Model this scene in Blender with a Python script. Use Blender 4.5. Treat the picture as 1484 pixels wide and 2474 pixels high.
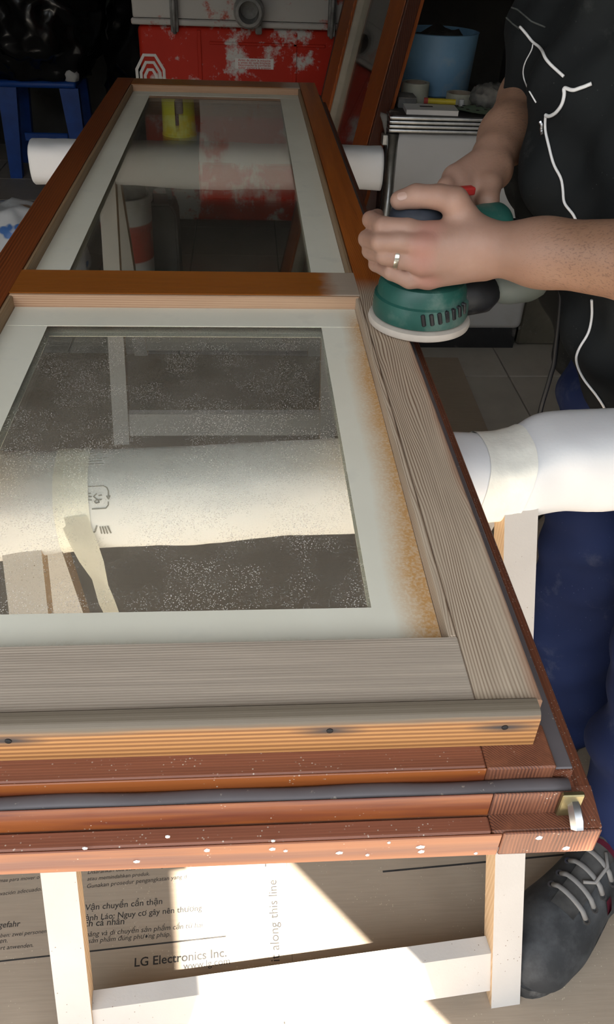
import bpy, bmesh, math, random
import numpy as np
from mathutils import Vector, Matrix, noise as mnoise
from mathutils.bvhtree import BVHTree
random.seed(7); np.random.seed(7)
for o in list(bpy.data.objects): bpy.data.objects.remove(o)
S = bpy.context.scene; COL = S.collection

# ------------------------------------------------------------------ camera
FPX = 1965.0; YAW, PITCH, ROLL = -0.0880, 0.6504, 0.0429
CAM = np.array([-0.1986, -0.2527, 1.2333])
def cam_axes():
    cy, sy, cp, sp = math.cos(YAW), math.sin(YAW), math.cos(PITCH), math.sin(PITCH)
    fw = np.array([-sy*cp, cy*cp, -sp]); rt = np.array([cy, sy, 0.0]); up = np.cross(rt, fw)
    cr, sr = math.cos(ROLL), math.sin(ROLL)
    return rt*cr+up*sr, -rt*sr+up*cr, fw
RT, UP, FW = cam_axes()
cd = bpy.data.cameras.new('camera'); cam = bpy.data.objects.new('camera', cd); COL.objects.link(cam)
cd.sensor_fit = 'AUTO'; cd.sensor_width = 36.0; cd.lens = FPX/2474*36.0; cd.clip_start = 0.02
mw = Matrix.Identity(4)
for i in range(3):
    mw[i][0], mw[i][1], mw[i][2], mw[i][3] = RT[i], UP[i], -FW[i], CAM[i]
cam.matrix_world = mw
S.camera = cam
def ray(px, py): return FW+(px-742)/FPX*RT+(1237-py)/FPX*UP
def at(px, py, **k):
    d = ray(px, py); a, v = list(k.items())[0]; i = 'xyz'.index(a)
    return CAM+d*((v-CAM[i])/d[i])

# ------------------------------------------------------------------ light
S.view_settings.view_transform = 'Standard'; S.view_settings.look = 'None'
S.view_settings.gamma = 1.0; S.view_settings.use_curve_mapping = False
S.view_settings.exposure = 1.82
wd = bpy.data.worlds.new('sky'); S.world = wd; wd.use_nodes = True
bg = wd.node_tree.nodes['Background']; bg.inputs[0].default_value = (0.88, 0.94, 1.0, 1); bg.inputs[1].default_value = 1.35
SUNDIR = Vector((0.648*math.cos(math.radians(54)), -0.761*math.cos(math.radians(54)), math.sin(math.radians(54))))
sl = bpy.data.lights.new('sun', 'SUN'); sl.energy = 13.5; sl.angle = math.radians(0.6); sl.color = (1.0, 0.94, 0.84)
so = bpy.data.objects.new('sun', sl); COL.objects.link(so); so.location = (3, -4, 6)
so.rotation_euler = SUNDIR.to_track_quat('Z', 'Y').to_euler()

# ------------------------------------------------------------------ object helpers
def wloc(o):
    p = Vector((0, 0, 0))
    while o is not None: p += o.location; o = o.parent
    return p
def tag(o, label=None, cat=None, group=None, kind=None):
    if label: o['label'] = label
    if cat: o['category'] = cat
    if group: o['group'] = group
    if kind: o['kind'] = kind
    return o
def thing(name, loc, label, cat, group=None):
    o = bpy.data.objects.new(name, None); COL.objects.link(o); o.location = loc; o.empty_display_size = .05
    return tag(o, label, cat, group)
def obj(name, geo, mats, parent=None, smooth=False, base=None):
    """geo in world coordinates -> one linked mesh object"""
    me = bpy.data.meshes.new(name)
    if isinstance(geo, bmesh.types.BMesh):
        bmesh.ops.recalc_face_normals(geo, faces=geo.faces[:]); geo.to_mesh(me); geo.free()
    elif isinstance(geo, bpy.types.Mesh): me = geo
    else:
        me.from_pydata([tuple(v) for v in geo[0]], [], [tuple(f) for f in geo[1]])
    if not isinstance(mats, (list, tuple)): mats = [mats]
    me.materials.clear()
    for m in mats: me.materials.append(m)
    o = bpy.data.objects.new(name, me); COL.objects.link(o)
    off = wloc(parent) if parent else (Vector(base) if base is not None else Vector((0, 0, 0)))
    me.transform(Matrix.Translation(-off))
    if parent: o.parent = parent
    else: o.location = off
    if smooth:
        me.shade_smooth()
        if smooth != True: me.set_sharp_from_angle(angle=math.radians(smooth))
    me.update()
    return o
def nb(): return bmesh.new()
def box(bm, lo, hi, bev=0.0, seg=1, rot=None, mi=0):
    lo, hi = Vector(lo), Vector(hi); c = (lo+hi)/2; s = hi-lo
    M = Matrix.Translation(c)
    if rot is not None: M = M @ rot.to_4x4()
    r = bmesh.ops.create_cube(bm, size=1.0, matrix=M @ Matrix.Diagonal((s.x, s.y, s.z, 1)))
    vs = r['verts']
    if bev > 0:
        es = list({e for v in vs for e in v.link_edges})
        g = bmesh.ops.bevel(bm, geom=es, offset=bev, segments=seg, affect='EDGES', profile=0.5)
    return bm
def B(lo, hi, bev=0.0, seg=1, rot=None): return box(nb(), lo, hi, bev, seg, rot)
def frame_at(t):
    t = Vector(t).normalized(); a = Vector((0, 0, 1)) if abs(t.z) < .9 else Vector((1, 0, 0))
    u = t.cross(a).normalized(); return u, t.cross(u).normalized()
def tube(bm, pts, rad, n=8, caps=True, flat=None):
    """swept tube; rad = number or list; flat = (normal vector, ratio) squashes the section"""
    pts = [Vector(p) for p in pts]; m = len(pts)
    if not hasattr(rad, '__len__'): rad = [rad]*m
    u, v = frame_at(pts[1]-pts[0]); rings = []
    for i, p in enumerate(pts):
        t = (pts[min(i+1, m-1)]-pts[max(i-1, 0)]).normalized()
        u = (u-t*u.dot(t)).normalized(); v = t.cross(u)
        ring = []
        for k in range(n):
            a = 2*math.pi*k/n; d = (u*math.cos(a)+v*math.sin(a))*rad[i]
            if flat: nn = Vector(flat[0]); d -= nn*d.dot(nn)*(1-flat[1])
            ring.append(bm.verts.new(p+d))
        rings.append(ring)
    for a, b in zip(rings, rings[1:]):
        for k in range(n): bm.faces.new((a[k], a[(k+1) % n], b[(k+1) % n], b[k]))
    if caps: bm.faces.new(rings[0][::-1]); bm.faces.new(rings[-1])
    return bm
def T(pts, rad, n=8, **k): return tube(nb(), pts, rad, n, **k)
def lathe(bm, prof, c, n=32, axis=(0, 0, 1), closed=False):
    """prof = [(r, h)...] turned about axis through c"""
    ax = Vector(axis).normalized(); u, v = frame_at(ax); c = Vector(c); rings = []
    for r, h in prof:
        if r < 1e-6: rings.append([bm.verts.new(c+ax*h)])
        else: rings.append([bm.verts.new(c+ax*h+(u*math.cos(2*math.pi*k/n)+v*math.sin(2*math.pi*k/n))*r) for k in range(n)])
    prs = list(zip(rings, rings[1:]))
    if closed: prs.append((rings[-1], rings[0]))
    for a, b in prs:
        if len(a) == 1 and len(b) == 1: continue
        for k in range(n):
            k2 = (k+1) % n
            if len(a) == 1: bm.faces.new((a[0], b[k2], b[k]))
            elif len(b) == 1: bm.faces.new((a[k], a[k2], b[0]))
            else: bm.faces.new((a[k], a[k2], b[k2], b[k]))
    return bm
def Lt(prof, c, n=32, **k): return lathe(nb(), prof, c, n, **k)
def prism(bm, poly, plane, lo, hi, bev=0):
    """poly 2D in plane 'xz','yz','xy' extruded along the third axis lo..hi"""
    def P(a, b, w): return {'yz': (w, a, b), 'xz': (a, w, b), 'xy': (a, b, w)}[plane]
    A = [bm.verts.new(P(a, b, lo)) for a, b in poly]; Bv = [bm.verts.new(P(a, b, hi)) for a, b in poly]
    bm.faces.new(A[::-1]); bm.faces.new(Bv); n = len(poly); sides = []
    for i in range(n): sides.append(bm.faces.new((A[i], A[(i+1) % n], Bv[(i+1) % n], Bv[i])))
    if bev: bmesh.ops.bevel(bm, geom=list({e for f in sides for e in f.edges}), offset=bev, segments=2, affect='EDGES')
    return bm
def Pr(*a, **k): return prism(nb(), *a, **k)
def catmull(pts, n=6):
    pts = [np.array(p, float) for p in pts]; P = [2*pts[0]-pts[1]]+pts+[2*pts[-1]-pts[-2]]; out = []
    for i in range(1, len(P)-2):
        for t in np.linspace(0, 1, n, endpoint=False):
            a, b, c, d = P[i-1:i+3]
            out.append(.5*(2*b+(c-a)*t+(2*a-5*b+4*c-d)*t*t+(3*b-3*c+d-a)*t**3))
    out.append(pts[-1]); return out
def wrinkle(bm, amp, sc, oct=3, seed=0, ridged=False):
    bmesh.ops.recalc_face_normals(bm, faces=bm.faces[:]); bm.normal_update(); off = Vector((seed*7.3, seed*3.1, seed*1.7))
    mv = []
    for v in bm.verts:
        s, a, f = 0, 1, sc
        for k in range(oct):
            x = mnoise.noise(v.co*f+off); s += a*((1-2*abs(x)) if ridged else x); a *= .5; f *= 2.1
        mv.append((v, v.normal*s*amp))
    for v, d in mv: v.co += d
    return bm

# ---------------- signed distance bodies (continuous surfaces)
def surface_nets(vol, org, h):
    ins = vol < 0; n = np.array(vol.shape)-1
    c = np.zeros(tuple(n), np.int8)
    offs = [(i, j, k) for i in (0, 1) for j in (0, 1) for k in (0, 1)]
    def sub(A, o): return A[o[0]:o[0]+n[0], o[1]:o[1]+n[1], o[2]:o[2]+n[2]]
    for o in offs: c += sub(ins, o)
    act = (c > 0) & (c < 8); idx = -np.ones(tuple(n), np.int64); ijk = np.argwhere(act); idx[act] = np.arange(len(ijk))
    acc = np.zeros((len(ijk), 3)); cnt = np.zeros(len(ijk))
    val = {o: vol[ijk[:, 0]+o[0], ijk[:, 1]+o[1], ijk[:, 2]+o[2]] for o in offs}
    for a in offs:
        for ax in range(3):
            if a[ax] == 1: continue
            b = list(a); b[ax] = 1; b = tuple(b); va, vb = val[a], val[b]; m = (va < 0) != (vb < 0)
            t = np.where(m, va/np.where(m, va-vb, 1), 0); p = np.tile(np.array(a, float), (len(ijk), 1)); p[:, ax] += t
            acc[m] += p[m]; cnt[m] += 1
    V = (ijk+acc/cnt[:, None])*h+np.array(org); F = []
    for ax in range(3):
        u, w = (ax+1) % 3, (ax+2) % 3
        s0 = [slice(1, -1)]*3; s1 = [slice(1, -1)]*3
        s0[ax] = slice(0, -1); s1[ax] = slice(1, None)
        A = ins[tuple(s0)]; Bb = ins[tuple(s1)]; e = np.argwhere(A != Bb)
        st = A[tuple(e.T)]; e = e+1; e[:, ax] -= 1
        def cell(du, dw):
            q = e.copy(); q[:, u] += du; q[:, w] += dw; return idx[q[:, 0], q[:, 1], q[:, 2]]
        q = np.stack([cell(-1, -1), cell(0, -1), cell(0, 0), cell(-1, 0)], 1)
        q[~st] = q[~st][:, ::-1]
        F.append(q[(q >= 0).all(1)])
    return V, np.concatenate(F)
class Sdf:
    def __init__(s, lo, hi, h):
        s.lo = np.array(lo, float); s.h = h; s.n = np.ceil((np.array(hi)-s.lo)/h).astype(int)+1
        s.v = np.full(tuple(s.n), 9.0, np.float32)
    def cone(s, a, b, ra, rb=None, k=.004, sq=None):
        a, b = np.array(a, float), np.array(b, float); rb = ra if rb is None else rb
        pad = max(ra, rb)+max(3*k, .012)
        i0 = np.maximum(((np.minimum(a, b)-pad-s.lo)/s.h).astype(int), 0); i1 = np.minimum(((np.maximum(a, b)+pad-s.lo)/s.h).astype(int)+2, s.n)
        if (i1 <= i0).any(): return s
        g = [s.lo[q]+s.h*np.arange(i0[q], i1[q]) for q in range(3)]
        X = np.stack(np.meshgrid(*g, indexing='ij'), -1)-a; ab = b-a; L = max(ab@ab, 1e-9)
        t = np.clip(X@ab/L, 0, 1); D = X-t[..., None]*ab
        if sq is not None:
            nn = np.array(sq[0], float); nn /= np.linalg.norm(nn); dn = D@nn; d2 = (D**2).sum(-1)+dn**2*(1/sq[1]**2-1)
        else: d2 = (D**2).sum(-1)
        d = np.sqrt(d2)-(ra+(rb-ra)*t)
        sl = tuple(slice(i0[q], i1[q]) for q in range(3)); o = s.v[sl]
        if k > 0:
            hh = np.clip(.5+.5*(o-d)/k, 0, 1); s.v[sl] = o*(1-hh)+d*hh-k*hh*(1-hh)
        else: s.v[sl] = np.minimum(o, d)
        return s
    def chain(s, P, R, k=.003, sq=None):
        for i in range(len(P)-1): s.cone(P[i], P[i+1], R[i], R[i+1], k, sq)
        return s
    def grid(s):
        return np.stack(np.meshgrid(*[s.lo[q]+s.h*np.arange(s.n[q]) for q in range(3)], indexing='ij'), -1)
    def merge(s, o, k):
        hh = np.clip(.5+.5*(s.v-o.v)/k, 0, 1); s.v = s.v*(1-hh)+o.v*hh-k*hh*(1-hh); return s
    def like(s):
        q = Sdf.__new__(Sdf); q.lo, q.h, q.n = s.lo, s.h, s.n; q.v = np.full(tuple(s.n), 9.0, np.float32); return q
    def mesh(s, relax=2):
        V, F = surface_nets(s.v, s.lo, s.h)
        for _ in range(relax):
            A = np.zeros_like(V); c = np.zeros(len(V))
            for i in range(4):
                for j in (1, 3):
                    np.add.at(A, F[:, i], V[F[:, (i+j) % 4]]); np.add.at(c, F[:, i], 1)
            V = .5*V+.5*A/np.maximum(c, 1)[:, None]
        return V, F
def joinvf(parts):
    V, F, o = [], [], 0
    for v, f in parts: V.append(np.asarray(v)); F += [tuple(int(q)+o for q in x) for x in f]; o += len(v)
    return np.concatenate(V), F

# ------------------------------------------------------------------ materials
class N:
    def __init__(s, name):
        s.m = bpy.data.materials.new(name); s.m.use_nodes = True; s.t = s.m.node_tree; s.b = s.t.nodes['Principled BSDF']
        s.c = None
    def new(s, ty, **k):
        n = s.t.nodes.new(ty)
        for a, v in k.items(): setattr(n, a, v)
        return n
    def inp(s, sock, v):
        if v is None: return
        if isinstance(v, bpy.types.NodeSocket): s.t.links.new(v, sock)
        elif isinstance(v, (tuple, list)) and len(v) == 3 and sock.type == 'RGBA': sock.default_value = (*v, 1)
        else: sock.default_value = v
    def co(s):
        if s.c is None: s.c = s.new('ShaderNodeTexCoord').outputs['Object']
        return s.c
    def map(s, scale=(1, 1, 1), loc=(0, 0, 0), v=None):
        n = s.new('ShaderNodeMapping'); s.inp(n.inputs['Vector'], v or s.co()); n.inputs['Scale'].default_value = scale; n.inputs['Location'].default_value = loc
        return n.outputs[0]
    def noise(s, sc=5, v=None, det=4, rough=.55, dist=0):
        n = s.new('ShaderNodeTexNoise'); s.inp(n.inputs['Vector'], v or s.co()); n.inputs['Scale'].default_value = sc
        n.inputs['Detail'].default_value = det; n.inputs['Roughness'].default_value = rough; n.inputs['Distortion'].default_value = dist
        return n.outputs['Fac']
    def vor(s, sc=50, v=None, feat='F1'):
        n = s.new('ShaderNodeTexVoronoi', feature=feat); s.inp(n.inputs['Vector'], v or s.co()); n.inputs['Scale'].default_value = sc
        return n.outputs['Distance']
    def math(s, op, a, b=0.0, c=0.0):
        n = s.new('ShaderNodeMath', operation=op)
        for i, v in enumerate((a, b, c)): s.inp(n.inputs[i], v)
        return n.outputs[0]
    def sep(s, v=None):
        n = s.new('ShaderNodeSeparateXYZ'); s.inp(n.inputs[0], v or s.co()); return n.outputs
    def step(s, v, lo, hi, a=0.0, b=1.0):
        n = s.new('ShaderNodeMapRange'); s.inp(n.inputs[0], v); n.inputs[1].default_value = lo; n.inputs[2].default_value = hi
        n.inputs[3].default_value = a; n.inputs[4].default_value = b; n.clamp = True; return n.outputs[0]
    def mix(s, f, a, b):
        n = s.new('ShaderNodeMix', data_type='RGBA'); s.inp(n.inputs[0], f); s.inp(n.inputs[6], a); s.inp(n.inputs[7], b); return n.outputs[2]
    def bump(s, h, st=.3, d=.002):
        n = s.new('ShaderNodeBump'); n.inputs['Strength'].default_value = st; n.inputs['Distance'].default_value = d; s.inp(n.inputs['Height'], h)
        s.t.links.new(n.outputs[0], s.b.inputs['Normal'])
    def fin(s, col, rough=.6, metal=0.0, spec=None, coat=None):
        s.inp(s.b.inputs['Base Color'], col); s.inp(s.b.inputs['Roughness'], rough); s.inp(s.b.inputs['Metallic'], metal)
        if spec is not None: s.b.inputs['Specular IOR Level'].default_value = spec
        if coat is not None: s.b.inputs['Coat Weight'].default_value = coat
        return s.m
def sr(r, g, b):
    f = lambda c: (c/255/12.92) if c/255 <= .04045 else ((c/255+.055)/1.055)**2.4
    return (f(r), f(g), f(b))
def plain(name, col, rough=.6, metal=0.0, var=.12, sc=12, dirt=None, dthr=(.6, .72), dsc=9, bump=0, spec=None):
    n = N(name); f = n.noise(sc); c2 = tuple(x*(1-var*2) for x in col)
    c = n.mix(n.step(f, .3, .7), c2, col)
    if dirt: c = n.mix(n.step(n.noise(dsc, det=6, rough=.65), *dthr), c, dirt)
    if bump: n.bump(n.noise(sc*6), bump)
    return n.fin(c, rough, metal, spec)
def wood(name, light, dark, ax='y', freq=520, wav=.010, wsc=5.0, sharp=(.1, .9), fiber=.35, rough=.6, extra=None, stretch=.12, spec=None, calm=.8, blotch=None):
    """grain bands running along ax; bands wander with a low, stretched noise"""
    n = N(name); i = 'xyz'.index(ax); sc = [1, 1, 1]; sc[i] = stretch
    x, y, z = n.sep()[:3]
    across = {'y': n.math('ADD', x, n.math('MULTIPLY', z, 1.4)), 'x': n.math('ADD', y, n.math('MULTIPLY', z, 1.3)), 'z': n.math('ADD', x, y)}[ax]
    w = n.noise(wsc, n.map(tuple(sc)), 3, .5)
    w2 = n.noise(wsc*9, n.map(tuple(sc)), 2, .5)
    ph = n.math('MULTIPLY', n.math('ADD', n.math('ADD', across, n.math('MULTIPLY', w, wav)), n.math('MULTIPLY', w2, 4.2/freq)), freq)
    g = n.math('MULTIPLY_ADD', n.math('SINE', ph), .5, .5)
    sc2 = [220, 220, 220]; sc2[i] = 6
    fb = n.noise(1, n.map(tuple(sc2)), 2, .6)
    g2 = n.math('MAXIMUM', n.step(g, *sharp), n.step(n.noise(wsc*3, n.map(tuple(sc)), 2), .40, .66, 0, calm))
    c = n.mix(g2, dark, light)
    c = n.mix(n.step(fb, .35, .75, fiber, 0), c, tuple(q*.55 for q in dark))
    if blotch: c = n.mix(n.step(n.noise(blotch[1], n.map(tuple(sc)), 4, .6), *blotch[2]), c, blotch[0])
    r = rough
    if extra: c, r = extra(n, c, rough, (x, y, z))
    n.bump(n.math('ADD', g2, fb), .25, .0006)
    return n.fin(c, r, 0, spec)
MAT = {}
# ------------------------------------------------------------------ the garage
def struct(name, geo, m, parent=None): return tag(obj(name, geo, m, parent), kind='structure')
MAT['plaster'] = plain('old_plaster', (.13, .125, .115), .85, var=.2, sc=3, dirt=(.08, .075, .07), bump=.2)
MAT['concrete'] = plain('outdoor_asphalt', (.13, .125, .12), .9, var=.1, sc=2)
MAT['grout'] = plain('grout', (.26, .24, .21), .9)
MAT['tile'] = plain('floor_tile', (.46, .42, .36), .55, var=.12, sc=4, dirt=(.34, .30, .26), dthr=(.5, .75), dsc=3)
X0, X1, YF, YB, ZC = -2.25, 1.30, -0.72, 5.05, 2.55
floor = struct('floor', B((X0-.1, YF-.1, -.16), (X1+.1, YB+.1, -.004)), MAT['grout'])
tm = None; TS = .36; k = 0
for ix in range(10):
    for iy in range(17):
        cx, cy = X0+.2+ix*TS, YF+.1+iy*TS
        if cx+TS/2 > X1+.1 or cy+TS/2 > YB+.1: continue
        if tm is None:
            t = obj('tile', B((-TS/2+.003, -TS/2+.003, -.010), (TS/2-.003, TS/2-.003, 0), .0015), MAT['tile'], floor); tm = t.data
        else:
            t = bpy.data.objects.new('tile', tm); COL.objects.link(t); t.parent = floor
        t.location = (cx, cy, 0)
struct('wall_back', B((X0-.1, YB, 0), (X1+.1, YB+.1, ZC)), MAT['plaster'])
struct('wall_left', B((X0-.1, YF, 0), (X0, YB, ZC)), MAT['plaster'])
struct('wall_right', B((X1, YF, 0), (X1+.1, YB, ZC)), MAT['plaster'])
struct('ceiling', B((X0-.1, YF-.1, ZC), (X1+.1, YB+.1, ZC+.1)), MAT['plaster'])
fw = nb(); box(fw, (.905, YF-.08, 0), (X1+1.3, YF, ZC)); box(fw, (X0-.1, YF-.08, 2.42), (.905, YF, ZC)); box(fw, (X0-.9, YF-.08, 0), (X0+.12, YF, ZC))
struct('wall_front', fw, MAT['plaster'])
struct('ground_outside', B((-9, -14, -.12), (9, YF-.1, -.01)), MAT['concrete'])
struct('wall_opposite_house', B((-9, -9.4, -.01), (9, -9.0, 4.6)), MAT['plaster'])
MAT['pillar'] = plain('dirty_pillar', (.13, .115, .085), .8, var=.25, sc=9, dirt=(.42, .40, .36), dthr=(.62, .70), dsc=22)
pl = B((.735, 2.31, 0), (1.02, 2.62, ZC), .008)
struct('wall_pillar', pl, MAT['pillar'])

# added sun blocker: unseen cloth behind the camera, cut to shape the sun patch
MAT['sheet'] = plain('sun_blocker_cloth', (.46, .44, .40), .9, var=.1, sc=8, bump=.2)
def sheet():
    bm = nb(); NX, NZ = 26, 20; g = []
    def edge(z): # slanting free edge; its foot and head follow from the patch of sun on the floor
        P = []
        for fx, fy in ((-.294, .214), (-.321, .436)):
            k = (fy-(YF-.11))/.761; P.append((fx+.648*k, 1.376*k))
        (xa, za), (xb, zb) = P; return xa+(xb-xa)*(z-za)/(zb-za)+max(0, z-2.30)*2.4
    for th in (0, .004):
        rows = []
        for j in range(NZ+1):
            z = 1.50+(2.56-1.50)*j/NZ; xr = edge(z); r = []
            for i in range(NX+1):
                u = i/NX; x = .10+(xr-.10)*u; y = YF-.11-th+.02*math.sin(u*19+z*2)*(1-u)*min(1, (2.56-z)*3)
                r.append(bm.verts.new((x, y, z)))
            rows.append(r)
        g.append(rows)
    for s, rows in enumerate(g):
        for j in range(NZ):
            for i in range(NX): bm.faces.new((rows[j][i], rows[j][i+1], rows[j+1][i+1], rows[j+1][i]))
    a, b = g
    per = [(0, i) for i in range(NX)]+[(j, NX) for j in range(NZ)]+[(NZ, i) for i in range(NX, 0, -1)]+[(j, 0) for j in range(NZ, 0, -1)]
    for q in range(len(per)):
        p0, p1 = per[q], per[(q+1) % len(per)]
        bm.faces.new((a[p0[0]][p0[1]], a[p1[0]][p1[1]], b[p1[0]][p1[1]], b[p0[0]][p0[1]]))
    return bm
tag(obj('sun_blocker_cloth', sheet(), MAT['sheet'], base=(.4, YF-.1, 1.5), smooth=True), 'added pale cloth, out of view, blocking sun at the garage doorway top', 'sheet')

# ------------------------------------------------------------------ cardboard on the floor
def cardmat():
    n = N('cardboard'); x, y, z = n.sep()[:3]
    fl = n.noise(1, n.map((14, 260, 10)), 2, .6)
    c = n.mix(n.step(n.noise(3.5), .3, .7), (.300, .235, .175), (.350, .280, .210))
    c = n.mix(n.step(fl, .4, .7, 0, .25), c, (.22, .17, .125))
    sp = n.step(n.vor(210), .10, .17, 1, 0)
    c = n.mix(n.math('MULTIPLY', sp, n.step(n.noise(30), .52, .62)), c, (.60, .50, .36))
    n.bump(fl, .15, .001); return n.fin(c, .85)
MAT['card'] = cardmat(); MAT['ink'] = plain('black_ink', (.035, .032, .03), .8, var=.3, sc=60)
A3 = math.radians(2.6); R3 = Matrix.Rotation(A3, 3, 'Z')
def card(name, lo, hi, z, label, rz=A3):
    lo, hi = Vector(lo), Vector(hi); c = (lo+hi)/2; bm = nb(); s = hi-lo
    nx, ny = 12, 10
    bmesh.ops.create_cube(bm, size=1, matrix=Matrix.Translation((c.x, c.y, z+.002)) @ Matrix.Rotation(rz, 4, 'Z') @ Matrix.Diagonal((s.x, s.y, .004, 1)))
    return tag(obj(name, bm, MAT['card'], base=(c.x, c.y, z)), label, 'cardboard')
cs = card('cardboard_sheet', (-1.02, -.42), (.66, .80), 0.0, 'flattened brown carton with black printed text under near end of the door')
card('cardboard_sheet', (-.98, .815), (.56, 1.58), 0.0, 'plain brown cardboard sheet on floor under middle of the door', A3*.4)
card('cardboard_sheet', (-.95, 1.60), (.50, 2.22), 0.0, 'plain brown cardboard sheet whose edge meets tiles before the grey cabinet', -.02)
def strip_on_floor(p0, p1, w, name='printed_line'):
    a, b = Vector(p0), Vector(p1); d = (b-a).normalized(); q = Vector((-d.y, d.x))*w/2; bm = nb()
    vs = [(a-q), (b-q), (b+q), (a+q)]
    lo = [bm.verts.new((v.x, v.y, .00395)) for v in vs]; hi = [bm.verts.new((v.x, v.y, .0043)) for v in vs]
    bm.faces.new(hi); bm.faces.new(lo[::-1])
    for i in range(4): bm.faces.new((lo[i], lo[(i+1) % 4], hi[(i+1) % 4], hi[i]))
    return obj(name, bm, MAT['ink'], cs)
def textmesh(s, bold=0.0, shear=0.0):
    cu = bpy.data.curves.new('t', 'FONT'); cu.body = s; cu.size = 1; cu.offset = bold; cu.shear = shear; cu.resolution_u = 3
    o = bpy.data.objects.new('t', cu); COL.objects.link(o); bpy.context.view_layer.update()
    me = bpy.data.meshes.new_from_object(o.evaluated_get(bpy.context.evaluated_depsgraph_get()))
    bpy.data.objects.remove(o); bpy.data.curves.remove(cu); return me
def fp(px, py): v = at(px, py, z=.004); return Vector((v[0], v[1], 0))
def ftext(s, p0, p1=None, size=None, bold=0.0, shear=0.0, name='printed_text', ang=None):
    """text on the carton from p0; fitted to p1, or at a given size along the carton's angle"""
    me = textmesh(s, bold, shear); xs = [v.co.x for v in me.vertices]; w = max(xs)-min(xs)
    a = fp(*p0)
    if p1 is not None: d = fp(*p1)-a; sc = d.length/w; an = math.atan2(d.y, d.x)
    else: sc = size; an = A3 if ang is None else ang
    sy = sc if size is None else size
    me.transform(Matrix.Translation((a.x, a.y, .0043)) @ Matrix.Rotation(an, 4, 'Z') @ Matrix.Diagonal((sc, sy, 1, 1)) @ Matrix.Translation((-min(xs), 0, 0)))
    return obj(name, me, MAT['ink'], cs)
ftext('LG Electronics Inc.', (325, 2336), (548, 2311), bold=.012)
ftext('www.lg.com', (443, 2342), (556, 2329))
ftext('Vận chuyển cẩn thận', (205, 2200), (392, 2184), bold=.006)
ftext('cảnh Láo: Nguy cơ gây nên thương', (196, 2226), (488, 2200), bold=.006)
ftext('tích cá nhân', (190, 2240), (300, 2233), bold=.006)
ftext('khi nâng và di chuyển sản phẩm cần từ hai', (180, 2266), (490, 2240), shear=.12)
ftext('cùng sản phẩm đúng phương pháp.', (178, 2282), (412, 2262), shear=.12)
ftext('Disarankan dua atau lebih orang untuk', (212, 2112), (432, 2092), shear=.12)
ftext('atau memindahkan produk.', (211, 2128), (362, 2115), shear=.12)
ftext('Gunakan prosedur pengangkatan yang d', (210, 2146), (452, 2122), shear=.12)
ftext('de lesiones p', (2, 2112), (104, 2104), bold=.006)
ftext('mas para mover o le', (-2, 2132), (108, 2122), shear=.12)
ftext('vación adecuado.', (0, 2164), (100, 2152), shear=.12)
ftext('gefahr', (-4, 2242), (48, 2238), bold=.006)
ftext('eben: zwei personen', (-6, 2266), (112, 2254), shear=.12)
ftext('werden.', (-40, 2284), (18, 2277), shear=.12)
ftext('ert anwenden.', (-6, 2296), (80, 2288), shear=.12)
ftext('it along this line', (676, 2322), (668, 2126), size=.019)
strip_on_floor(fp(-120, 2336).xy, fp(546, 2262).xy, .0022)
strip_on_floor(fp(925, 2106).xy, fp(1500, 2052).xy, .0030)
strip_on_floor(fp(642, 2094).xy, fp(643, 2070).xy, .0016); strip_on_floor(fp(688, 2474).xy, fp(683, 2435).xy, .0016)
MAT['crease'] = plain('cardboard_crease', (.24, .19, .14), .9)
o = strip_on_floor(fp(716, 2480).xy, fp(690, 2040).xy, .0014, 'fold_crease'); o.data.materials[0] = MAT['crease']

# ------------------------------------------------------------------ the door leaf
ZT = .80; ZG = .782; ZU = .722; W0, W1 = -.56, 0.0; YI = .162; L1 = 2.345
DR = Vector((-.28, 1.18, ZU))
def sandmask(lo, hi, axis='y', off=DR.y):
    def f(n, c, r, xyz):
        ed = n.step(n.math('ADD', n.math('ADD', xyz[0], DR.x), n.math('MULTIPLY', n.noise(1, n.map((30, 8, 30)), 3), .012)), -.001, .0065, 0, .75)
        c = n.mix(ed, c, (.33, .155, .085))
        v = n.math('ADD', xyz['xyz'.index(axis)], off); nz = n.noise(14, det=5)
        m = n.step(n.math('ADD', v, n.math('MULTIPLY', nz, .06)), lo+.03, hi+.03)
        dark = n.mix(n.step(n.noise(1, n.map((60, 3, 60)), 3), .3, .7), sr(150, 74, 24), sr(188, 104, 40))
        return n.mix(m, c, dark), n.mix(m, (r, r, r), (.38, .38, .38))
    return f
def dusty(col=(.50, .42, .34), thr=(.50, .60), sc=320):
    def f(n, c, r, xyz):
        s = n.math('MULTIPLY', n.step(n.vor(sc), .12, .22, 1, 0), n.step(n.noise(55, det=3), *thr))
        return n.mix(s, c, col), r
    return f
SANDL, SANDD = (.60, .48, .355), (.23, .14, .085)
MAT['sanded_stile'] = wood('sanded_stile_pine', SANDL, SANDD, 'y', 2500, .080, 7.0, (.06, .50), .22, .75, sandmask(.80, .86), .20, None, .65)
MAT['sanded_rail'] = wood('sanded_rail_pine', (.52, .43, .34), (.43, .345, .27), 'x', 2600, .010, 5, (.1, .9), .4, .75, None, .05, None, .8, ((.40, .30, .225), 7, (.5, .75)))
MAT['varnish_y'] = wood('amber_varnish_lengthwise', sr(176, 96, 36), sr(132, 62, 20), 'y', 1300, .02, 4, (.1, .9), .3, .38)
MAT['varnish_left'] = wood('brown_varnish_lengthwise', sr(150, 78, 36), sr(104, 48, 20), 'y', 1300, .02, 4, (.1, .9), .3, .40)
def patch(n, c, r, xyz):
    x = n.math('ADD', xyz[0], DR.x); m = n.step(n.math('ADD', x, n.math('MULTIPLY', n.noise(40), .035)), -.085, -.055)
    m = n.math('MULTIPLY', m, .85); return n.mix(m, c, (.50, .42, .33)), r
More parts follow.
